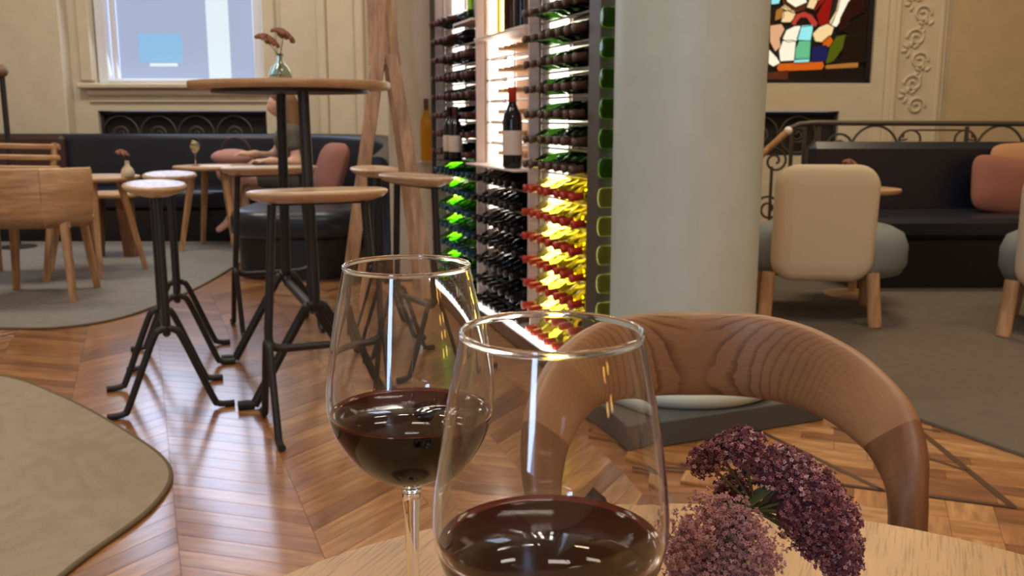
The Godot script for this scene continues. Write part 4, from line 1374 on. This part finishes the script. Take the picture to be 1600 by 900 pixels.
# ---------------------------------------------------------------- people
func sdf_mesh(caps: Array, cell: float, k: float, m: MB) -> void:
	# caps: [a, b, ra, rb]; joined by a smooth minimum and meshed with one vertex in each crossed cell
	var lo := Vector3.ONE * 1e9
	var hi := -lo
	for c in caps:
		var r: float = max(c[2], c[3]) + cell * 2.5
		for p in [c[0], c[1]]:
			lo = lo.min(p - Vector3.ONE * r)
			hi = hi.max(p + Vector3.ONE * r)
	var nx := int((hi.x - lo.x) / cell) + 2
	var ny := int((hi.y - lo.y) / cell) + 2
	var nz := int((hi.z - lo.z) / cell) + 2
	var f := PackedFloat32Array()
	f.resize(nx * ny * nz)
	f.fill(1.0)
	for c in caps:
		var a: Vector3 = c[0]
		var b: Vector3 = c[1]
		var r: float = max(c[2], c[3]) + k + cell * 2.0
		var p0 := ((a.min(b) - Vector3.ONE * r) - lo) / cell
		var p1 := ((a.max(b) + Vector3.ONE * r) - lo) / cell
		var ab := b - a
		var l2: float = max(ab.length_squared(), 1e-9)
		for z in range(max(0, int(p0.z)), min(nz, int(p1.z) + 2)):
			for y in range(max(0, int(p0.y)), min(ny, int(p1.y) + 2)):
				for x in range(max(0, int(p0.x)), min(nx, int(p1.x) + 2)):
					var p := lo + Vector3(x, y, z) * cell
					var t := clampf((p - a).dot(ab) / l2, 0.0, 1.0)
					var d: float = p.distance_to(a + ab * t) - lerpf(c[2], c[3], t)
					var i := (z * ny + y) * nx + x
					var o := f[i]
					var h: float = max(k - absf(o - d), 0.0) / k
					f[i] = minf(o, d) - h * h * k * 0.25
	var cellv := {}
	var vs := PackedVector3Array()
	for z in nz - 1:
		for y in ny - 1:
			for x in nx - 1:
				var i := (z * ny + y) * nx + x
				var s := 0
				var cs := [f[i], f[i + 1], f[i + nx], f[i + nx + 1], f[i + nx * ny], f[i + nx * ny + 1], f[i + nx * ny + nx], f[i + nx * ny + nx + 1]]
				for q in 8:
					if cs[q] < 0.0:
						s += 1
				if s == 0 or s == 8:
					continue
				var acc := Vector3()
				var n := 0
				for e in [[0, 1], [2, 3], [4, 5], [6, 7], [0, 2], [1, 3], [4, 6], [5, 7], [0, 4], [1, 5], [2, 6], [3, 7]]:
					var fa: float = cs[e[0]]
					var fb: float = cs[e[1]]
					if (fa < 0.0) != (fb < 0.0):
						var t := fa / (fa - fb)
						var pa := Vector3(e[0] & 1, (e[0] >> 1) & 1, e[0] >> 2)
						var pb := Vector3(e[1] & 1, (e[1] >> 1) & 1, e[1] >> 2)
						acc += pa.lerp(pb, t)
						n += 1
				cellv[i] = vs.size()
				vs.append(lo + (Vector3(x, y, z) + acc / n) * cell)
	var step := [1, nx, nx * ny]
	for z in range(1, nz - 1):
		for y in range(1, ny - 1):
			for x in range(1, nx - 1):
				var i := (z * ny + y) * nx + x
				for ax in 3:
					var j: int = i + step[ax]
					if (f[i] < 0.0) == (f[j] < 0.0):
						continue
					var u: int = step[(ax + 1) % 3]
					var w: int = step[(ax + 2) % 3]
					if not (cellv.has(i) and cellv.has(i - u) and cellv.has(i - w) and cellv.has(i - u - w)):
						continue
					var A: Vector3 = vs[cellv[i - u - w]]
					var B: Vector3 = vs[cellv[i - w]]
					var C: Vector3 = vs[cellv[i]]
					var D: Vector3 = vs[cellv[i - u]]
					if f[i] < 0.0:
						m.tri(A, C, B, 1)
						m.tri(A, D, C, 1)
					else:
						m.tri(A, B, C, 1)
						m.tri(A, C, D, 1)

func build_woman() -> void:
	var t := thing("person", "woman with long light brown hair and grey dress seated on sofa behind bar table", "person", Vector3(-1.86, 0.0, -7.72), 0.35)
	# local frame: she faces -x; seat at y 0.45
	var body := MB.new()
	var hip := Vector3(0.06, 0.555, 0)
	var chest := Vector3(0.03, 0.88, 0)
	var neck := Vector3(-0.01, 1.045, 0)
	var caps := [
		[hip + Vector3(0, 0, -0.08), hip + Vector3(0, 0, 0.08), 0.105, 0.105], [hip, Vector3(0.05, 0.70, 0), 0.11, 0.092], [Vector3(0.05, 0.70, 0), chest, 0.095, 0.10],
		[chest + Vector3(0, 0.05, -0.10), chest + Vector3(0, 0.05, 0.10), 0.070, 0.070], [chest + Vector3(-0.05, 0.0, -0.05), chest + Vector3(-0.05, 0.0, 0.05), 0.058, 0.058], [chest + Vector3(0, 0.08, 0), neck, 0.055, 0.042], [neck, neck + Vector3(-0.015, 0.06, 0), 0.043, 0.045],
		[Vector3(-0.055, 1.17, 0), Vector3(-0.02, 1.20, 0), 0.072, 0.085], [Vector3(-0.075, 1.115, 0), Vector3(-0.085, 1.125, 0), 0.040, 0.036],
		[Vector3(-0.118, 1.155, 0), Vector3(-0.128, 1.140, 0), 0.010, 0.012], [Vector3(-0.105, 1.120, -0.012), Vector3(-0.105, 1.120, 0.012), 0.012, 0.012],
		# near arm: elbow back, forearm forward over the table; far arm towards the glass
		[Vector3(0.03, 0.93, 0.155), Vector3(0.06, 0.70, 0.20), 0.046, 0.036], [Vector3(0.06, 0.70, 0.20), Vector3(-0.14, 0.715, 0.22), 0.036, 0.026], [Vector3(-0.14, 0.715, 0.22), Vector3(-0.20, 0.715, 0.225), 0.027, 0.024],
		[Vector3(0.03, 0.93, -0.155), Vector3(-0.08, 0.74, -0.20), 0.046, 0.036], [Vector3(-0.08, 0.74, -0.20), Vector3(-0.24, 0.76, -0.10), 0.036, 0.026], [Vector3(-0.24, 0.76, -0.10), Vector3(-0.29, 0.765, -0.08), 0.027, 0.024],
		# near leg crossed over the far one
		[hip + Vector3(0, 0.01, 0.085), Vector3(-0.40, 0.585, 0.06), 0.085, 0.056], [Vector3(-0.40, 0.585, 0.06), Vector3(-0.47, 0.24, 0.10), 0.056, 0.036], [Vector3(-0.47, 0.24, 0.10), Vector3(-0.57, 0.17, 0.11), 0.036, 0.026],
		[hip + Vector3(0, -0.01, -0.085), Vector3(-0.37, 0.50, -0.05), 0.085, 0.056], [Vector3(-0.37, 0.50, -0.05), Vector3(-0.33, 0.10, 0.0), 0.056, 0.036], [Vector3(-0.33, 0.10, 0.0), Vector3(-0.46, 0.055, 0.0), 0.036, 0.026]]
	sdf_mesh(caps, 0.016, 0.035, body)
	for hnd in [[Vector3(-0.20, 0.715, 0.225), 1.0], [Vector3(-0.29, 0.765, -0.08), -1.0]]:
		var o: Vector3 = hnd[0]
		var fc := [[o + Vector3(0.03, 0, 0), o + Vector3(-0.055, -0.004, 0), 0.024, 0.022], [o + Vector3(-0.05, 0, -0.02), o + Vector3(-0.05, 0, 0.02), 0.014, 0.014]]
		for q in 4:
			var z := -0.027 + 0.018 * q
			var ln: float = [0.055, 0.068, 0.072, 0.060][q]
			fc.append([o + Vector3(-0.05, 0.0, z), o + Vector3(-0.05 - ln * 0.5, 0.004, z * 1.2), 0.0088, 0.0082])
			fc.append([o + Vector3(-0.05 - ln * 0.5, 0.004, z * 1.2), o + Vector3(-0.05 - ln, -0.018, z * 1.2), 0.0082, 0.007])
		fc.append([o + Vector3(-0.01, 0.0, 0.02 * hnd[1]), o + Vector3(-0.045, -0.006, 0.05 * hnd[1]), 0.011, 0.0085])
		sdf_mesh(fc, 0.005, 0.006, body)
	obj("body", body, M.skin, t)
	var dress := MB.new()
	var dc := []
	for i in [0, 1, 2, 3, 4]:
		dc.append([caps[i][0], caps[i][1], caps[i][2] + 0.014, caps[i][3] + 0.014])
	dc.append([chest + Vector3(0, 0.06, 0), chest + Vector3(0, 0.10, 0), 0.075, 0.062])
	for s in [-1.0, 1.0]:
		dc.append([Vector3(0.03, 0.935, s * 0.15), Vector3(0.04, 0.83, s * 0.178), 0.058, 0.054])
		dc.append([hip + Vector3(0, 0.005 * s, s * 0.085), hip + Vector3(-0.26, 0.01 + 0.02 * s, s * 0.07), 0.099, 0.086])
	sdf_mesh(dc, 0.016, 0.04, dress)
	obj("dress", dress, M.dress, t)
	var hair := MB.new()
	sdf_mesh([[Vector3(-0.015, 1.215, 0), Vector3(0.0, 1.19, 0), 0.094, 0.096], [Vector3(0.03, 1.19, -0.04), Vector3(0.065, 0.98, -0.075), 0.062, 0.045], [Vector3(0.03, 1.19, 0.04), Vector3(0.06, 0.95, 0.085), 0.064, 0.042], [Vector3(0.04, 1.15, 0), Vector3(0.085, 0.90, 0.0), 0.07, 0.05]], 0.012, 0.03, hair)
	obj("hair", hair, M.hair, t)
	for s in [-1.0, 1.0]:
		var e := MB.new()
		e.ellipsoid(Vector3(-0.118, 1.172, s * 0.027), Vector3(0.006, 0.006, 0.009), 8, 6)
		obj("eye", e, M.lead, t)

# ---------------------------------------------------------------- the chair across the table
func build_front_chair() -> void:
	var t := thing("armchair", "walnut armchair with broad curved back across the table", "chair", Vector3(0.293, 0, 0))
	# centre, outward half height vector, half thickness; the right half, mirrored for the left
	var S := [
		[Vector3(0.0, 0.676, -1.455), Vector3(0, 0.068, -0.004), 0.016], [Vector3(0.06, 0.677, -1.449), Vector3(0, 0.068, -0.004), 0.016], [Vector3(0.115, 0.675, -1.430), Vector3(0.002, 0.067, -0.004), 0.016], [Vector3(0.165, 0.668, -1.395), Vector3(0.006, 0.063, -0.006), 0.017],
		[Vector3(0.205, 0.653, -1.345), Vector3(0.016, 0.056, -0.008), 0.018], [Vector3(0.231, 0.632, -1.297), Vector3(0.022, 0.049, -0.008), 0.019], [Vector3(0.246, 0.607, -1.258), Vector3(0.026, 0.043, -0.006), 0.020],
		[Vector3(0.252, 0.572, -1.226), Vector3(0.027, 0.034, -0.002), 0.021], [Vector3(0.251, 0.530, -1.202), Vector3(0.026, 0.018, 0), 0.022], [Vector3(0.248, 0.48, -1.188), Vector3(0.0245, 0.006, 0), 0.022], [Vector3(0.246, 0.40, -1.178), Vector3(0.024, 0, 0), 0.022], [Vector3(0.238, 0.20, -1.160), Vector3(0.021, 0, 0), 0.019], [Vector3(0.232, 0.0, -1.150), Vector3(0.016, 0, 0), 0.015]]
	var full := []
	for i in range(S.size() - 1, 0, -1):
		full.append([S[i][0] * Vector3(-1, 1, 1), S[i][1] * Vector3(-1, 1, 1), S[i][2]])
	full.append_array(S)
	var C := []
	var A := []
	var th := []
	for s in full:
		C.append(s[0]); A.append(s[1]); th.append(Vector3(s[2], 0, 0))
	C = spline(C, 5)
	A = spline(A, 5)
	th = spline(th, 5)
	var rings := []
	var n := C.size()
	for i in n:
		var d: Vector3 = (C[min(i + 1, n - 1)] - C[max(i - 1, 0)]).normalized()
		var a: Vector3 = A[i] - d * d.dot(A[i])
		var b: Vector3 = d.cross(a).normalized() * th[i].x
		var ring := PackedVector3Array()
		for q in 28:
			var w := TAU * q / 28
			var cw := cos(w)
			var sw := sin(w)
			ring.append(C[i] + a * sign(cw) * pow(abs(cw), 0.75) + b * sign(sw) * pow(abs(sw), 0.62))
		rings.append(ring)
	var mid := n / 2
	var reach := 5 * 6
	var back := MB.new()
	back.rings(rings.slice(mid - reach, mid + reach + 1))
	obj("backrest", back, M.walnut_figure, t)
	var l1 := MB.new()
	l1.rings(rings.slice(0, mid - reach + 1))
	obj("leg", l1, M.walnut_y, t)
	var l2 := MB.new()
	l2.rings(rings.slice(mid + reach))
	obj("leg", l2, M.walnut_y, t)
	obj("seat", padm(superellipse(0.235, 0.20, 3.0, 48), [Vector2(0.02, 0.395), Vector2(0.0, 0.405), Vector2(0.0, 0.43), Vector2(0.02, 0.442), Vector2(0.07, 0.446)], Transform3D(Basis(), Vector3(0, 0, -1.20))), M.leather_black, t)
	obj("seat_rail", boxm(Vector3(0, 0.38, -1.18), Vector3(0.45, 0.028, 0.04), 0.006), M.walnut_y, t)
	for s in [-1.0, 1.0]:
		obj("leg", leg_mesh(Vector3(s * 0.20, 0, -1.42), Vector3(s * 0.17, 0.40, -1.36), 0.015, 0.019), M.walnut_y, t)
	# crumpled black cloth on the seat
	var cl := MB.new()
	var rg := RandomNumberGenerator.new()
	rg.seed = 11
	var r := []
	for i in 11:
		var u := float(i) / 10.0
		var ring := PackedVector3Array()
		for j in 14:
			var a := TAU * j / 14
			var peak := exp(-pow((u - 0.22) / 0.16, 2.0)) + 0.55 * exp(-pow((u - 0.86) / 0.10, 2.0))
			var h := 0.012 + 0.105 * peak * (0.55 + 0.45 * rg.randf())
			ring.append(Vector3(-0.222 + 0.21 * u + rg.randf() * 0.01, 0.4475 + h * max(sin(a), 0.0), -1.235 + cos(a) * (0.045 + 0.02 * rg.randf()) * (0.35 + sin(u * PI))))
		r.append(ring)
	cl.rings(r, true, true, -1)
	var o := obj("cloth", cl, M.black_cloth, null, Vector3(0.293, 0, 0))
	tag(o, "crumpled black cloth lying on seat of walnut armchair", "cloth")

# ---------------------------------------------------------------- the near table and what stands on it
func build_table_setting() -> void:
	var t := thing("dining_table", "round pale oak table in the foreground under the wine glasses", "table", Vector3(0.122, 0, -0.334))
	obj("tabletop", padm(superellipse(0.3856, 0.3856, 2.0, 160), [Vector2(0.014, 0.706), Vector2(0.003, 0.712), Vector2(0.0, 0.720), Vector2(0.0, 0.734), Vector2(0.0015, 0.7385), Vector2(0.004, 0.740)]), M.table_oak, t, Vector3(), Basis(Vector3.UP, 1.15))
	obj("pedestal", tubem([Vector3(0, 0.03, 0), Vector3(0, 0.707, 0)], 0.03, 16), M.black_steel, t)
	obj("foot", lathem([Vector2(0, 0), Vector2(0.24, 0), Vector2(0.24, 0.012), Vector2(0.05, 0.03), Vector2(0, 0.03)], 40), M.black_steel, t)
	wine_glass(Vector3(0.015, 0.7402, -0.340), "large glass of red wine nearest us, cut by the picture's bottom", 0.147)
	wine_glass(Vector3(-0.0575, 0.7402, -0.500), "glass of red wine on table's far left, its stem in view", 0.1485)
	flowers()

func wine_glass(at: Vector3, label: String, level: float) -> void:
	var g := thing("wine_glass", label, "wine glass", at, 0.0, "glasses of red wine")
	var outer := [Vector2(0.0052, 0.100), Vector2(0.0075, 0.1045), Vector2(0.014, 0.1085), Vector2(0.024, 0.1145), Vector2(0.0335, 0.124), Vector2(0.0410, 0.136), Vector2(0.0448, 0.1475), Vector2(0.0458, 0.156), Vector2(0.0453, 0.166), Vector2(0.0434, 0.182), Vector2(0.0402, 0.202), Vector2(0.0362, 0.222), Vector2(0.0345, 0.2300)]
	var sm := spline(outer, 5)
	var prof := [Vector2(0.0, 0.100)]
	prof.append_array(sm)
	for q3 in [[0.0349, 0.2305], [0.03500, 0.2311], [0.0348, 0.2317], [0.0343, 0.2321], [0.0337, 0.2320], [0.0333, 0.2316], [0.0332, 0.2310], [0.0334, 0.2305]]:
		prof.append(Vector2(q3[0], q3[1]))
	var wall := 0.0009
	for i in range(sm.size() - 1, -1, -1):
		var p: Vector2 = sm[i]
		var d: Vector2 = (sm[min(i + 1, sm.size() - 1)] - sm[max(i - 1, 0)]).normalized()
		var q := p + Vector2(-d.y, d.x) * wall
		if q.y > 0.1085 and q.x > 0.002:
			prof.append(q)
	prof.append(Vector2(0.0, 0.1088))
	var b := MB.new()
	b.lathe(prof, 96)
	obj("bowl", b, M.crystal, g)
	var stem := [Vector2(0.0, 0.0), Vector2(0.039, 0.0), Vector2(0.040, 0.001), Vector2(0.039, 0.0022), Vector2(0.025, 0.0040), Vector2(0.010, 0.0070), Vector2(0.0052, 0.014), Vector2(0.0040, 0.03), Vector2(0.0037, 0.06), Vector2(0.0042, 0.085), Vector2(0.0050, 0.0955), Vector2(0.0052, 0.0998), Vector2(0.0, 0.0998)]
	obj("stem", lathem(stem, 40), M.crystal, g)
	# the wine fills the bowl just inside its wall
	var wp := [Vector2(0.0, 0.1092)]
	for p in sm:
		var q2 := Vector2(p.x - wall * 0.6, p.y + 0.0005)
		if q2.y > 0.1105 and q2.y < level - 0.0012 and q2.x > 0.004:
			wp.append(q2)
	var rl := 0.0
	for i in sm.size() - 1:
		if sm[i].y <= level and sm[i + 1].y > level:
			rl = lerpf(sm[i].x, sm[i + 1].x, (level - sm[i].y) / (sm[i + 1].y - sm[i].y)) - wall * 0.6
	wp.append(Vector2(rl - 0.0001, level - 0.0010))
	var body := wp.duplicate()
	body.append(Vector2(rl - 0.0016, level - 0.0008))
	body.append(Vector2(0.0, level - 0.0008))
	var wn := obj("wine", lathem(body, 96), M.red_wine, g)
	obj("wine_surface", lathem([Vector2(0, level - 0.00079), Vector2(rl - 0.0034, level - 0.00079), Vector2(rl - 0.0034, level - 0.0006), Vector2(0, level - 0.0006)], 96), M.wine_surface, wn)
	obj("wine_meniscus", lathem([Vector2(rl - 0.0001, level - 0.0009), Vector2(rl, level + 0.0006), Vector2(rl - 0.0008, level + 0.0002), Vector2(rl - 0.0022, level - 0.0003), Vector2(rl - 0.0036, level - 0.0006), Vector2(rl - 0.0036, level - 0.0009)], 96), M.wine_rim, wn)

# centres and radii of the small umbels, from the vase's foot
const UMBELS := [[[Vector3(-0.0130, 0.1208, 0.0063), 0.0093], [Vector3(-0.0030, 0.1218, -0.0011), 0.0102], [Vector3(0.0080, 0.1258, 0.0031), 0.0122], [Vector3(0.0240, 0.1108, -0.0025), 0.0146], [Vector3(0.0360, 0.1068, -0.0030), 0.0161], [Vector3(0.0450, 0.1028, 0.0104), 0.0157], [Vector3(0.0570, 0.0888, 0.0117), 0.0143], [Vector3(0.0720, 0.0648, -0.0081), 0.0105], [Vector3(0.0690, 0.0598, 0.0058), 0.0088], [Vector3(0.0370, 0.0908, 0.0064), 0.0159], [Vector3(0.0330, 0.0918, -0.0119), 0.0127], [Vector3(0.0560, 0.0748, 0.0007), 0.0147], [Vector3(0.0080, 0.0968, -0.0081), 0.0111], [Vector3(0.0480, 0.0778, 0.0006), 0.0132], [Vector3(0.0630, 0.0578, -0.0033), 0.0097]],
	[[Vector3(-0.0300, 0.1008, 0.0534), 0.0112], [Vector3(-0.0180, 0.1038, 0.0418), 0.0114], [Vector3(-0.0060, 0.0998, 0.0362), 0.0123], [Vector3(0.0000, 0.0968, 0.0444), 0.0107], [Vector3(-0.0210, 0.0828, 0.0392), 0.0143], [Vector3(-0.0070, 0.0848, 0.0409), 0.0143], [Vector3(0.0040, 0.0908, 0.0555), 0.0118], [Vector3(-0.0280, 0.0718, 0.0388), 0.0123], [Vector3(-0.0130, 0.0718, 0.0428), 0.0136], [Vector3(0.0020, 0.0748, 0.0498), 0.0120], [Vector3(-0.0380, 0.0918, 0.0563), 0.0079]]]

func flowers() -> void:
	var va := Vector3(0.122, 0.7402, -0.50)
	var v := thing("bud_vase", "small grey green glass vase of dark pink sedum on the near table", "vase", va)
	obj("bottle", lathem([Vector2(0, 0), Vector2(0.028, 0.0), Vector2(0.031, 0.003), Vector2(0.0322, 0.020), Vector2(0.0318, 0.045), Vector2(0.028, 0.058), Vector2(0.018, 0.068), Vector2(0.0125, 0.075), Vector2(0.0118, 0.084), Vector2(0.0132, 0.088), Vector2(0.0112, 0.088), Vector2(0.0098, 0.083), Vector2(0.0105, 0.075), Vector2(0.016, 0.0665), Vector2(0.026, 0.0565), Vector2(0.0298, 0.045), Vector2(0.0302, 0.02), Vector2(0.028, 0.006), Vector2(0, 0.006)], 40), M.vase_glass, v)
	var f := thing("sedum", "bunch of dark and pale pink sedum flower heads in grey green vase", "flower", va)
	var neck := Vector3(0.0, 0.086, 0)
	var rg := RandomNumberGenerator.new()
	rg.seed = 3
	var floret := MB.new()
	for k in 5:
		var a := TAU * k / 5
		floret.ellipsoid(Vector3(cos(a) * 0.55, 0.25, sin(a) * 0.55), Vector3(0.52, 0.22, 0.34), 5, 3, Basis(Vector3.UP, -a) * Basis(Vector3.BACK, 0.5))
	floret.ellipsoid(Vector3(0, -0.5, 0), Vector3(0.28, 0.8, 0.28), 5, 3)
	var fm := floret.mesh()
	for hd in 2:
		var list: Array = UMBELS[hd]
		var mm := MultiMesh.new()
		mm.transform_format = MultiMesh.TRANSFORM_3D
		mm.use_colors = true
		mm.mesh = fm
		var core := MB.new()
		var tfs := []
		var cols := []
		var hub := Vector3()
		for q in list:
			hub += q[0]
		hub /= list.size()
		hub = hub.lerp(neck, 0.55)
		for q in list:
			var c: Vector3 = q[0]
			var out := (c - hub).normalized()
			var n := int((560 if hd == 0 else 300) * pow(q[1] / 0.0135, 2.0))
			for i in n:
				var d := Vector3(rg.randfn(), rg.randfn(), rg.randfn()).normalized()
				if d.dot(out) < -0.45:
					d = -d
				var p: Vector3 = c + d * q[1] * rg.randf_range(0.55 if hd == 0 else 0.35, 1.18 if hd == 0 else 1.3)
				var up := (d + Vector3(rg.randfn(), rg.randfn(), rg.randfn()) * 0.35).normalized()
				var s := rg.randf_range(0.0009, 0.0018)
				var bb := Basis(Quaternion(Vector3.UP, up) if up.dot(Vector3.UP) > -0.99 else Quaternion(Vector3.RIGHT, PI)).scaled_local(Vector3.ONE * s)
				tfs.append(Transform3D(bb, p))
				var pick := rg.randf()
				var col := Color8(116, 60, 68)
				if pick < 0.30: col = Color8(156, 100, 102)
				elif pick < 0.42: col = Color8(200, 158, 154)
				elif pick < 0.60: col = Color8(82, 38, 48)
				if hd == 1:
					col = col.lerp(Color8(196, 150, 140), 0.62)
				cols.append(col.srgb_to_linear())
			core.ellipsoid(c, Vector3.ONE * q[1] * (0.58 if hd == 0 else 0.35), 14, 10)
			var stem := tubem(spline([neck + Vector3(0, -0.07, 0), neck, hub, c.lerp(hub, 0.15)], 4), 0.0009, 5)
			obj("stalk", stem, M.stem_green, f)
		obj("umbel", core, M["umbel_dark" if hd == 0 else "umbel_pale"], f)
		mm.instance_count = tfs.size()
		for i in tfs.size():
			mm.set_instance_transform(i, tfs[i])
			mm.set_instance_color(i, cols[i])
		var mi := MultiMeshInstance3D.new()
		mi.name = "florets" if hd == 0 else "florets_001"
		mi.multimesh = mm
		mi.material_override = M.floret
		f.add_child(mi, true)
		tag(mi, "dark pink florets" if hd == 0 else "paler pink florets of the lower head", "", "", "stuff")
	for s in [1.0]:
		var leaf := MB.new()
		leaf.ellipsoid(Vector3(0.018 * s, 0.012, 0), Vector3(0.02, 0.0012, 0.007), 12, 6, Basis(Vector3.BACK, 0.7 * s))
		obj("leaf", leaf, M.stem_green, f, neck)
